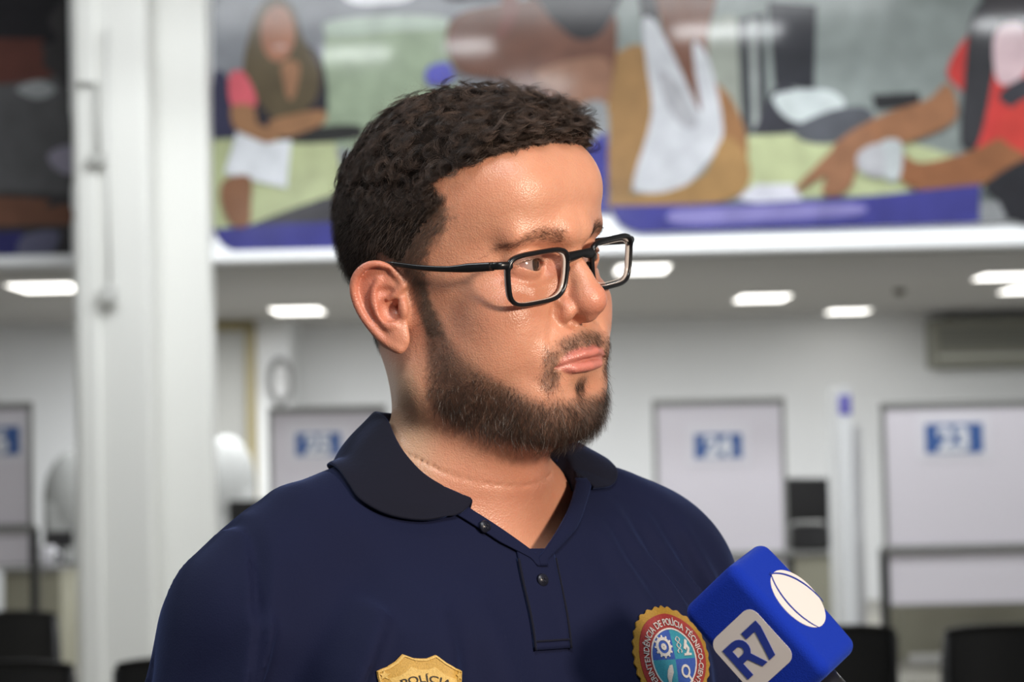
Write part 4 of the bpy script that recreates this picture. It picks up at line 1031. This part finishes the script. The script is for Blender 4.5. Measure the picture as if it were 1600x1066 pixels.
def torso_sdf(P):
    P = P.copy(); P[:, 2] -= 15*sstep(P[:, 0], 55, 150)-13*sstep(-P[:, 0], 130, 190); P[:, 0] *= 1-.05*sstep(P[:, 0], 100, 200)+.012*sstep(-P[:, 0], 170, 230)         # his left shoulder is carried a little higher
    x, y, z = P[:, 0], P[:, 1], P[:, 2]; Q = P.copy(); Q[:, 0] = np.abs(x)
    d = ell(P, (0, 8, 1270), (178, 118, 215))
    d = sm(d, ell(P, (0, -8, 1040), (176, 140, 210)), 60)
    d = sm(d, cap(Q, (0, 22, 1420), (158, 20, 1398), 60, 50), 45)
    d = sm(d, cap(Q, (44, 24, 1466), (140, 22, 1424), 34, 42), 32)
    d = sm(d, ell(Q, (78, -58, 1325), (90, 56, 80)), 35)
    d = sm(d, cap(Q, (168, 16, 1378), (228, 26, 1150), 58, 68), 36)
    return d
def shirt_sdf(P):
    d = torso_sdf(P)
    i = np.nonzero((np.abs(d) < 30) & (P[:, 1] < 40))[0]
    if len(i):
        p = P[i]; a = np.zeros(len(i), np.float32)
        for pts, w_, h_ in FOLDS:
            pl = spline(pts, 9); pl[:, 1] = 0; p0 = p.copy(); p0[:, 1] = 0
            dist = chain(p0, pl, np.zeros(9)); zt = np.clip((p[:, 2]-pl[-1, 2])/(pl[0, 2]-pl[-1, 2]), 0, 1)
            h_ = h_*2.0; w_ = w_*1.1
            a += h_*np.exp(-(dist/w_)**2)*sstep(zt, -.05, .35)*(1-.25*sstep(zt, .8, 1.02))-.45*h_*np.exp(-((dist-w_*1.9)/w_)**2)*sstep(zt, 0, .4)*(1-sstep(zt, .7, 1))
        a += .8*np.sin(p[:, 0]*.11+p[:, 2]*.05+2*np.sin(p[:, 2]*.03))*sstep(np.abs(p[:, 0]), 60, 140)
        a += 1.3*np.sin(p[:, 0]*.045+1.5*np.sin(p[:, 2]*.021))*np.sin(p[:, 2]*.017+p[:, 0]*.02)
        a *= 1-.92*np.exp(-(((p[:, 0]-85)/46)**2+((p[:, 2]-1358)/46)**2)**2)
        d[i] -= a
    return d
def vx(z, s): return np.interp(z, [1428, 1459, 1490], [-2, -41, -66]) if s < 0 else np.interp(z, [1428, 1478, 1500], [-2, 70, 80])
VB = 1428.0                                     # bottom of the open V
def opening(P):
    """>0 inside the neck opening"""
    x, y, z = P[:, 0], P[:, 1], P[:, 2]
    n = np.maximum(0, 0)
    hole = 68-np.sqrt((x/1.0)**2+((y-10)/1.02)**2); hole = np.where(z > 1425, hole, -50)
    # V seen from the front
    v = np.where((y < 0) & (z > VB), np.minimum(x-vx(z, -1), vx(z, 1)-x), -50)
    return np.maximum(hole, v)
sx_ = axis_coords([(-300, 300, 3.2)]); sy_ = axis_coords([(-175, 175, 3.2)]); sz_ = axis_coords([(880, 1500, 3.2)])
sv, sf = surface_nets(shirt_sdf, sx_, sy_, sz_); sv = sv.astype(np.float32)
sf = sf[(opening(sv) < -2.5)[sf].all(1)]
sf = sf[(sv[:, 2] > 890)[sf].all(1)]
used = np.unique(sf); rm = -np.ones(len(sv), int); rm[used] = np.arange(len(used)); sv = sv[used]; sf = rm[sf]
shirt = mesh('polo_shirt', t2w(sv)/1000, sf, NAVY, person)
shirt['label'] = 'navy blue polo shirt with open collar'
md = shirt.modifiers.new('solid', 'SOLIDIFY'); md.thickness = .0022; md.offset = -1

def on_shirt(x, z, lift=0.0, y0=-260):
    """points on the shirt front seen from straight ahead of the chest"""
    x = np.asarray(x, float).ravel(); z = np.asarray(z, float).ravel()
    P = np.stack([x, np.full_like(x, y0), z], 1).astype(np.float32)
    for _ in range(60): P[:, 1] += (shirt_sdf(P)-lift)*.8
    return P.astype(float)
def sheet(name, fx, nu, nv, mt, thick, parent, fn=on_shirt, lift=.6, uvlift=None, smooth=True):
    """fx(u,v)->(x,z) patch laid on the shirt, with real thickness"""
    u, v = np.meshgrid(np.linspace(0, 1, nu), np.linspace(0, 1, nv), indexing='ij'); x, z = fx(u.ravel(), v.ravel())
    P0 = fn(x, z, lift); P1 = P0.copy(); P1[:, 1] -= thick
    if uvlift is not None: P1[:, 1] -= uvlift(u.ravel(), v.ravel())
    idx = np.arange(nu*nv).reshape(nu, nv); n = nu*nv
    F = []
    for i in range(nu-1):
        for j in range(nv-1):
            F.append((idx[i, j]+n, idx[i+1, j]+n, idx[i+1, j+1]+n, idx[i, j+1]+n)); F.append((idx[i, j], idx[i, j+1], idx[i+1, j+1], idx[i+1, j]))
    br = list(idx[:, 0])+list(idx[-1, 1:])+list(idx[-2::-1, -1])+list(idx[0, -2:0:-1])
    for a, b in zip(br, br[1:]+br[:1]): F.append((a, b, b+n, a+n))
    return mesh(name, t2w(np.concatenate([P0, P1]))/1000, F, mt, parent, smooth)

# placket: closed lower part and the two open flaps
def xc(z): return -3-7*(1430-z)/59
sheet('placket', lambda u, v: (xc(1371+(VB+6-1371)*v)-15+30*u, 1371+(VB+6-1371)*v), 14, 24, NAVY, 1.5, shirt)
sheet('placket_seam', lambda u, v: (xc(1371+(VB-1371)*v)-15.8+1.2*u, 1371+(VB-1371)*v), 3, 24, NAVYR, 2.6, shirt)
sheet('placket_seam', lambda u, v: (xc(1371+(VB-1371)*v)+14.6+1.2*u, 1371+(VB-1371)*v), 3, 24, NAVYR, 2.6, shirt)
sheet('placket_seam', lambda u, v: (xc(1376)-15+30*u, 1376+1.1*v), 12, 3, NAVYR, 2.3, shirt)
def flap(s, wd):
    top = 1462 if s < 0 else 1480
    def fx(u, v):
        z = VB-5+v*(top-VB+5); return (vx(z, s)+s*(u*wd*(.35+.65*np.minimum(1, v*2.5))-1.5), z+0*u)
    return fx
sheet('placket_flap', flap(-1, 15), 8, 22, NAVY, 1.8, shirt, lift=1.2)
sheet('placket_flap', flap(1, 17), 8, 24, NAVY, 1.8, shirt, lift=1.6, uvlift=lambda u, v: 3*np.sin(np.pi*u)*v)
bt = mat('button', (.010, .011, .02), .35); 
def buttonat(x, z, l):
    p = t2w(on_shirt([x], [z], l))[0]/1000; nrm = Vector(TR@np.array([0, -1, .15]))
    b = B(); b.cyl(Vector(p), Vector(p)+nrm*.0014, .0044, .0040, 20)
    for a in range(4):
        q = Vector(p)+nrm*.0017+Vector(TR@np.array([.0014*math.cos(a*1.57+.78), 0, .0014*math.sin(a*1.57+.78)])); b.ell(tuple(q), (.0006,)*3, seg=8)
    b.obj('button', bt, shirt, True)
buttonat(xc(1414), 1414, 2.2); buttonat(-36, 1448, 3)

# collar: two-layer leaf swept round the neck; each row: azimuth deg (0 front, + his left), fold radius/height, edge radius/height
def collar(name, rows):
    A = np.array(rows, float); n = 70; R_ = spline(A, n)
    V = []; K = 16
    for r in R_:
        f, e = r[:3], r[3:6]; o = np.array([f[0], f[1]-10, 0]); o /= np.linalg.norm(o); st = f+np.array([0, 0, -r[6]])+o*1.5
        row = []
        for k in range(5): w_ = k/4; row.append(st*(1-w_)+f*w_-o*0.0)
        tc = f+o*3.2
        for k in range(1, 4): an = math.pi*k/4; row.append(f+o*3.2*(1-math.cos(an))/1.0*.5*2*.5+np.array([0, 0, 3.2*math.sin(an)]))
        for k in range(K-7):
            w_ = (k+1)/(K-7); p = (f+o*4)*(1-w_)+e*w_; p = p+o*5*math.sin(math.pi*w_)*.8; row.append(p)
        V.append(row)
    V = np.array(V); nr, nc, _ = V.shape; W = V.reshape(-1, 3).astype(np.float32)
    for _ in range(14):                               # push outside the shirt
        d = shirt_sdf(W); b = d < 3.2; b[np.arange(len(W)) % nc < 3] = False
        if not b.any(): break
        g = surf_grad(torso_sdf, W[b], 1.5); W[b] += g*(3.3-d[b])[:, None]
    F = [(i*nc+j, (i+1)*nc+j, (i+1)*nc+j+1, i*nc+j+1) for i in range(nr-1) for j in range(nc-1)]
    o = mesh(name, t2w(W)/1000, F, NAVYR, shirt)
    m = o.modifiers.new('solid', 'SOLIDIFY'); m.thickness = .0024; m.offset = 0
    m = o.modifiers.new('sub', 'SUBSURF'); m.levels = 1; m.render_levels = 1
    return o
collar('collar', [(0, 70, 1518, 0, 93, 1484, 34), (-35, 62, 1519, -50, 84, 1484, 34), (-57, 40, 1519, -82, 58, 1482, 34), (-64, 17, 1515, -98, 29, 1478, 34),
    (-67, 2, 1503, -105, 8, 1474, 30), (-67, -12, 1491, -108, -8, 1468, 24), (-61, -24, 1479, -107, -20, 1462, 16), (-50, -33, 1470, -94, -33, 1454, 10), (-41, -40, 1464, -72, -43, 1450, 7), (-36, -44, 1461, -50, -48, 1454, 5)])
collar('collar', [(0, 70, 1518, 0, 93, 1484, 34), (35, 62, 1519, 52, 84, 1488, 34), (58, 42, 1520, 88, 60, 1494, 36), (68, 18, 1515, 110, 34, 1500, 36),
    (73, 2, 1503, 121, 12, 1494, 28), (74, -8, 1491, 119, -6, 1484, 20), (72, -14, 1482, 104, -18, 1474, 12), (71, -18, 1477, 78, -26, 1470, 6)])
# ------------------------------------------------------------------ embroidered badges on the shirt
def text_mesh(s, size=1.0, bold=0.02):
    c = bpy.data.curves.new('lettering', 'FONT'); c.body = s; c.size = size; c.offset = bold; c.align_x = 'CENTER'; c.resolution_u = 4
    o = bpy.data.objects.new('lettering', c); COL.objects.link(o)
    dg = bpy.context.evaluated_depsgraph_get(); me = bpy.data.meshes.new_from_object(o.evaluated_get(dg))
    V = np.array([v.co[:] for v in me.vertices]); F = [tuple(p.vertices) for p in me.polygons]
    bpy.data.objects.remove(o); bpy.data.meshes.remove(me); bpy.data.curves.remove(c)
    return V[:, :2], F
def lay(name, V2, F, centre, mt, parent, lift, scale=1.0, rot=0, thick=.5):
    """flat polygons (mm, x to his left) laid on the shirt front at centre, with thickness"""
    c, s = math.cos(rot), math.sin(rot); V2 = np.asarray(V2, float)*scale
    x = centre[0]+V2[:, 0]*c-V2[:, 1]*s; z = centre[1]+V2[:, 0]*s+V2[:, 1]*c
    P = on_shirt(x, z, lift)
    m = mesh(name, t2w(P)/1000, F, mt, parent, False)
    md = m.modifiers.new('solid', 'SOLIDIFY'); md.thickness = thick/1000; md.offset = 1
    return m
def grid_shape(inside, R_, n=44):
    """polar fan: inside(theta) gives the radius"""
    m = 10; V = [(0, 0)]; F = []
    for k in range(1, m+1):
        for j in range(n): th = 2*math.pi*j/n; r = inside(th)*k/m; V.append((r*math.cos(th), r*math.sin(th)))
    F += [(0, 1+j, 1+(j+1) % n) for j in range(n)]
    for k in range(m-1):
        for j in range(n): F.append((1+k*n+j, 1+(k+1)*n+j, 1+(k+1)*n+(j+1) % n, 1+k*n+(j+1) % n))
    return V, F
def ring(r0, r1, n=64, a0=0, a1=2*math.pi, m=2):
    V = []; F = []
    full = abs(a1-a0-2*math.pi) < 1e-6; N_ = n if full else n+1
    for k in range(m+1):
        r = r0+(r1-r0)*k/m
        for j in range(N_): th = a0+(a1-a0)*j/n; V.append((r*math.cos(th), r*math.sin(th)))
    for k in range(m):
        for j in range(n): l = (j+1) % N_; F.append((k*N_+j, (k+1)*N_+j, (k+1)*N_+l, k*N_+l))
    return V, F
def thread(name, col, rough=.6):
    m = mat(name, col, rough, spec=.4, noise=(900, .35), bump=(1400, .6, .0006)); return m
GOLD = thread('gold_thread', (.50, .29, .055), .5); GOLD2 = thread('pale_gold_thread', (.62, .40, .11), .5); BLK = thread('black_thread', (.02, .015, .012))
RED = thread('red_thread', (.21, .018, .018)); WHT = thread('white_thread', (.45, .43, .42)); TEAL = thread('teal_thread', (.02, .19, .26)); BLU = thread('blue_thread', (.02, .06, .27)); OGOLD = thread('old_gold_thread', (.27, .15, .018))

# gold police shield on his right chest
bc = (-113.0, 1345.0)
K_ = [(0, 28.4), (4, 28.6), (9.8, 31.2), (15, 26), (21, 22), (28.5, 19.5), (26.5, 12), (28, 2), (28, -12), (22, -26), (10, -36), (0, -41)]
K_ = [(a*.84, b*.84) for a, b in K_]; out = K_+[(-x, z) for x, z in K_[-2:0:-1]]
dense = []
for (x0, z0), (x1, z1) in zip(out, out[1:]+out[:1]):
    for t in np.linspace(0, 1, 4, endpoint=False): dense.append((x0+(x1-x0)*t, z0+(z1-z0)*t))
dense = np.array(dense)
def fan(out, m=8):
    n = len(out); V = [(0, 0)]; F = [(0, 1+j, 1+(j+1) % n) for j in range(n)]
    for k in range(1, m+1): V += [tuple(p*k/m) for p in out]
    for k in range(m-1):
        for j in range(n): F.append((1+k*n+j, 1+(k+1)*n+j, 1+(k+1)*n+(j+1) % n, 1+k*n+(j+1) % n))
    return V, F
V, F = fan(dense); badge = lay('police_badge', V, [tuple(reversed(f)) for f in F], bc, GOLD, shirt, .8, thick=1.2); badge['label'] = 'gold embroidered shield'
rim = np.concatenate([dense, dense*.955]); n = len(dense)
lay('badge_border', rim, [(j, n+j, n+(j+1) % n, (j+1) % n) for j in range(n)], bc, GOLD2, badge, 2.0, thick=.7)
V, F = fan(dense*.74); lay('badge_field', V, [tuple(reversed(f)) for f in F], bc, GOLD2, badge, 2.0, thick=.4)
def arc_text(s, R_, span, a_mid, size, bold=.02):
    V, F = text_mesh(s, size, bold); w_ = V[:, 0].max()-V[:, 0].min(); sc = R_*span/w_
    th = a_mid-(V[:, 0]*sc)/R_; r = R_+V[:, 1]
    return np.stack([r*np.cos(th), r*np.sin(th)], 1), F
V, F = arc_text('POLÍCIA', 26, .95, math.pi/2, 5.8, .05); V[:, 1] -= 15.5
lay('lettering', V, F, bc, BLK, badge, 2.5, thick=.4)
for s in (-1, 1):
    lay('star', [(s*20+ (3.2 if k % 2 == 0 else 1.4)*math.cos(math.pi/2+k*math.pi/5), 14+(3.2 if k % 2 == 0 else 1.4)*math.sin(math.pi/2+k*math.pi/5)) for k in range(10)], [tuple(range(10))], bc, GOLD2, badge, 2.4, thick=.4)

# round patch on his left chest
pc = (85.0, 1361.5); PR = 33.0
V, F = grid_shape(lambda t: PR*(1+.022*math.sin(t*30)), PR, 180)
patch = lay('round_patch', V, F, pc, OGOLD, shirt, .8, thick=1.3); patch['label'] = 'round embroidered patch with a red lettered ring'
V, F = ring(19.5, 29.2); lay('red_ring', V, F, pc, RED, patch, 2.4, thick=.3)
for k in range(4):
    V, F = ring(0.05, 19.5, 16, k*math.pi/2, (k+1)*math.pi/2, 5); lay('quarter', V, F, pc, (TEAL, BLU, TEAL, BLU)[k], patch, 2.5, thick=.3)
V, F = ring(19.2, 20.2); lay('inner_ring', V, F, pc, WHT, patch, 2.9, thick=.3)
V, F = arc_text('SUPERINTENDÊNCIA DE POLÍCIA TÉCNICO-CIENTÍFICA', 21.9, 5.4, math.pi/2-.12, 6.2, .03)
lay('lettering', V, F, pc, WHT, patch, 3.1, thick=.4)
V, F = ring(4.2, 6.2, 40); g1 = [(x*(1.0)-8.4, z+8.4) for x, z in V]; lay('gear', g1, F, pc, WHT, patch, 3.1, thick=.3)
for k in range(12):
    a = k*math.pi/6; c_, s_ = math.cos(a), math.sin(a); q = [(-8.4+c_*r-s_*t, 8.4+s_*r+c_*t) for r, t in ((6, -.7), (7.4, -.6), (7.4, .6), (6, .7))]
    lay('gear_tooth', q, [(0, 1, 2, 3)], pc, WHT, patch, 3.1, thick=.3)
V, F = ring(.3, 2.2, 20); lay('gear_hub', [(x-8.4, z+8.4) for x, z in V], F, pc, WHT, patch, 3.1, thick=.3)
for s in (-1, 1):
    L_ = [(5.2+s*1.9*math.sin(t*1.25), 14.5-t*1.5) for t in np.linspace(0, 7, 22)]
    A = np.array(L_); lay('helix', list(A+[-.4, 0])+list(A+[.4, 0]), [(i, i+1, 23+i, 22+i) for i in range(21)], pc, WHT, patch, 3.2, thick=.3)
lay('microscope', [(9, 2), (16, 2), (16, 3.4), (13.6, 3.6), (15, 6.5), (13, 9.5), (14, 11.5), (12, 12.6), (9.2, 6.6), (11.2, 5.6), (12.4, 7.6), (12.8, 6), (11.2, 3.6), (9, 3.4)], [tuple(range(14))], pc, WHT, patch, 3.1, thick=.4)
lay('feather', [(-4, -3.2), (-6.4, -3.6), (-8.6, -7), (-9.4, -11), (-8.2, -16.4), (-7, -16.6), (-5.6, -12), (-3.8, -8)], [tuple(range(8))], pc, WHT, patch, 3.1, thick=.4)
V, F = ring(2.8, 4.4, 30); lay('magnifier', [(x+8, z-8) for x, z in V], F, pc, WHT, patch, 3.1, thick=.3)
lay('magnifier_grip', [(10.4, -11.6), (11.6, -10.6), (15.2, -14.4), (14, -15.6)], [(0, 1, 2, 3)], pc, WHT, patch, 3.1, thick=.4)

# ------------------------------------------------------------------ reporter's microphone
mic = empty('microphone'); tag(mic, 'blue foam-covered square microphone with white R7 logo, held up before his chest', 'microphone')
mc = at(1203, 983, 1.30)*1000
tip = np.array([-.65, .16, .76]); tip /= np.linalg.norm(tip)
n1 = np.array([.54*-.76, -.84, .54*-.65]); n1 -= tip*(n1@tip); n1 /= np.linalg.norm(n1)
n2 = np.cross(n1, tip); n2 *= np.sign(n2[0]); n2 /= np.linalg.norm(n2)
MR = np.stack([n2, tip, n1], 1)                   # local x: across the logo face, y: towards the tip, z: out of the logo face
def m2w(P): return np.asarray(P, float)@MR.T+mc
HW, HLn = 26.0, 43.0
def foam(P):
    hx = HW+1.2*np.cos(P[:, 1]/HLn*1.2)-1.2; q = np.abs(P)-np.stack([hx-7, np.full(len(P), HLn-7.), hx-7], 1)
    return np.linalg.norm(np.maximum(q, 0), axis=1)+np.minimum(q.max(1), 0)-7
ax_ = axis_coords([(-32, 32, 1.0)]); ay_ = axis_coords([(-49, 49, 1.0)])
v, f = surface_nets(foam, ax_, ay_, ax_)
FOAM = mat('blue_foam', (.004, .024, .30), .9, spec=.15, bump=(1600, .6, .0008), sheen=.3); FOAM.node_tree.nodes['Principled BSDF'].inputs['Sheen Tint'].default_value = (.2, .35, 1, 1)
wind = mesh('windscreen', m2w(v)/1000, f, FOAM, mic); wind['label'] = 'blue foam windscreen block'
WP = mat('white_print', (.60, .55, .53), .6); BP = mat('blue_print', (.012, .03, .24), .6)
def on_face(name, V2, F, mt, z, face=0, thick=.35):
    """face 0: logo side (+z), face 1: the side to the right (+x)"""
    V2 = np.asarray(V2, float)
    def fz(a, b): return HW+1.2*np.cos(b/HLn*1.2)-1.2+z
    if face == 0: P = np.stack([V2[:, 0], V2[:, 1], fz(V2[:, 0], V2[:, 1])], 1)
    else: P = np.stack([fz(V2[:, 0], V2[:, 1]), V2[:, 1], -V2[:, 0]], 1)
    o = mesh(name, m2w(P)/1000, F, mt, mic, False); md = o.modifiers.new('solid', 'SOLIDIFY'); md.thickness = thick/1000; md.offset = 0
    return o
def rrect(w_, h_, r, n=8):
    P = []
    for cx_, cy_, a in ((w_-r, h_-r, 0), (-w_+r, h_-r, 90), (-w_+r, -h_+r, 180), (w_-r, -h_+r, 270)):
        for k in range(n+1): t = math.radians(a+90*k/n); P.append((cx_+r*math.cos(t), cy_+r*math.sin(t)))
    return np.array(P)
V, F = fan(rrect(20.0, 20.0, 7.0)); on_face('logo_plate', np.array(V)+[-3.3, -2.5], F, WP, .15)
def letters(polys, name, z):
    V, F = [], []
    for p in polys: F.append(tuple(range(len(V), len(V)+len(p)))); V += p
    return on_face(name, np.array(V)*[1.13, 1.13]+[-3.3, -2.5], F, BP, z)
def Rl():
    t = np.linspace(math.pi/2, -math.pi/2, 10)
    quads = [[(-14, -10), (-9.6, -10), (-9.6, 10), (-14, 10)], [(-6.2, -1.0), (-1.6, -10), (3.0, -10) if False else (2.4, -10), (-2.2, .2)]]
    quads.append([(-9.6, 10), (-9.6, 6.2), (-6, 6.2), (-6, 10)]); quads.append([(-9.6, 1.6), (-9.6, -2.2), (-6, -2.2), (-6, 1.6)])
    for a, b in zip(t, t[1:]):
        o = lambda r, q: (-6+r*math.cos(q)*1.1, 3.9+r*math.sin(q)); quads.append([o(6.1, a), o(2.3, a), o(2.3, b), o(6.1, b)])
    return quads
letters(Rl()+[[(2.0, 10), (2.0, 6.0), (14, 6.0), (14, 10)], [(9.2, 6.0), (4.2, -10), (8.8, -10), (14, 6.0)]], 'logo_letters', .5)
V, F = ring(0.05, 15.6, 48, m=6); on_face('globe_logo', np.array(V)*[1.32, 1.36]+[5, 2.0], F, WP, .15, 1)
def arc(R_, cx_, a0, a1, w_, sy=1.0):
    A = []; n = 26
    for j in range(n+1):
        t = math.radians(a0+(a1-a0)*j/n); ww = w_*math.sin(math.pi*(j+.5)/(n+1))**.5
        A.append(((cx_+(R_-ww/2)*math.cos(t)), (R_-ww/2)*math.sin(t)*sy)); A.append(((cx_+(R_+ww/2)*math.cos(t)), (R_+ww/2)*math.sin(t)*sy))
    return A, [(2*j, 2*j+1, 2*j+3, 2*j+2) for j in range(n)]
V, F = arc(24, 13.5, 133, 222, 1.1); on_face('globe_line', np.array(V)*[1.28, 1.28]+[5, 2.0], F, BP, .5, 1)
V, F = arc(24, -11, -42, 44, 1.1); on_face('globe_line', np.array(V)@np.array([[.8, .6], [-.6, .8]])*1.28+[5, 2.0], F, BP, .5, 1)
b = B(); b.cyl(m2w([[0, -40, 0]])[0]/1000, m2w([[0, -70, 0]])[0]/1000, .0125, .0125, 32)
b.cyl(m2w([[0, -69, 0]])[0]/1000, m2w([[0, -210, 0]])[0]/1000, .0125, .0095, 32); b.obj('handle', mat('mic_metal', (.06, .06, .065), .35, .8), mic, True)
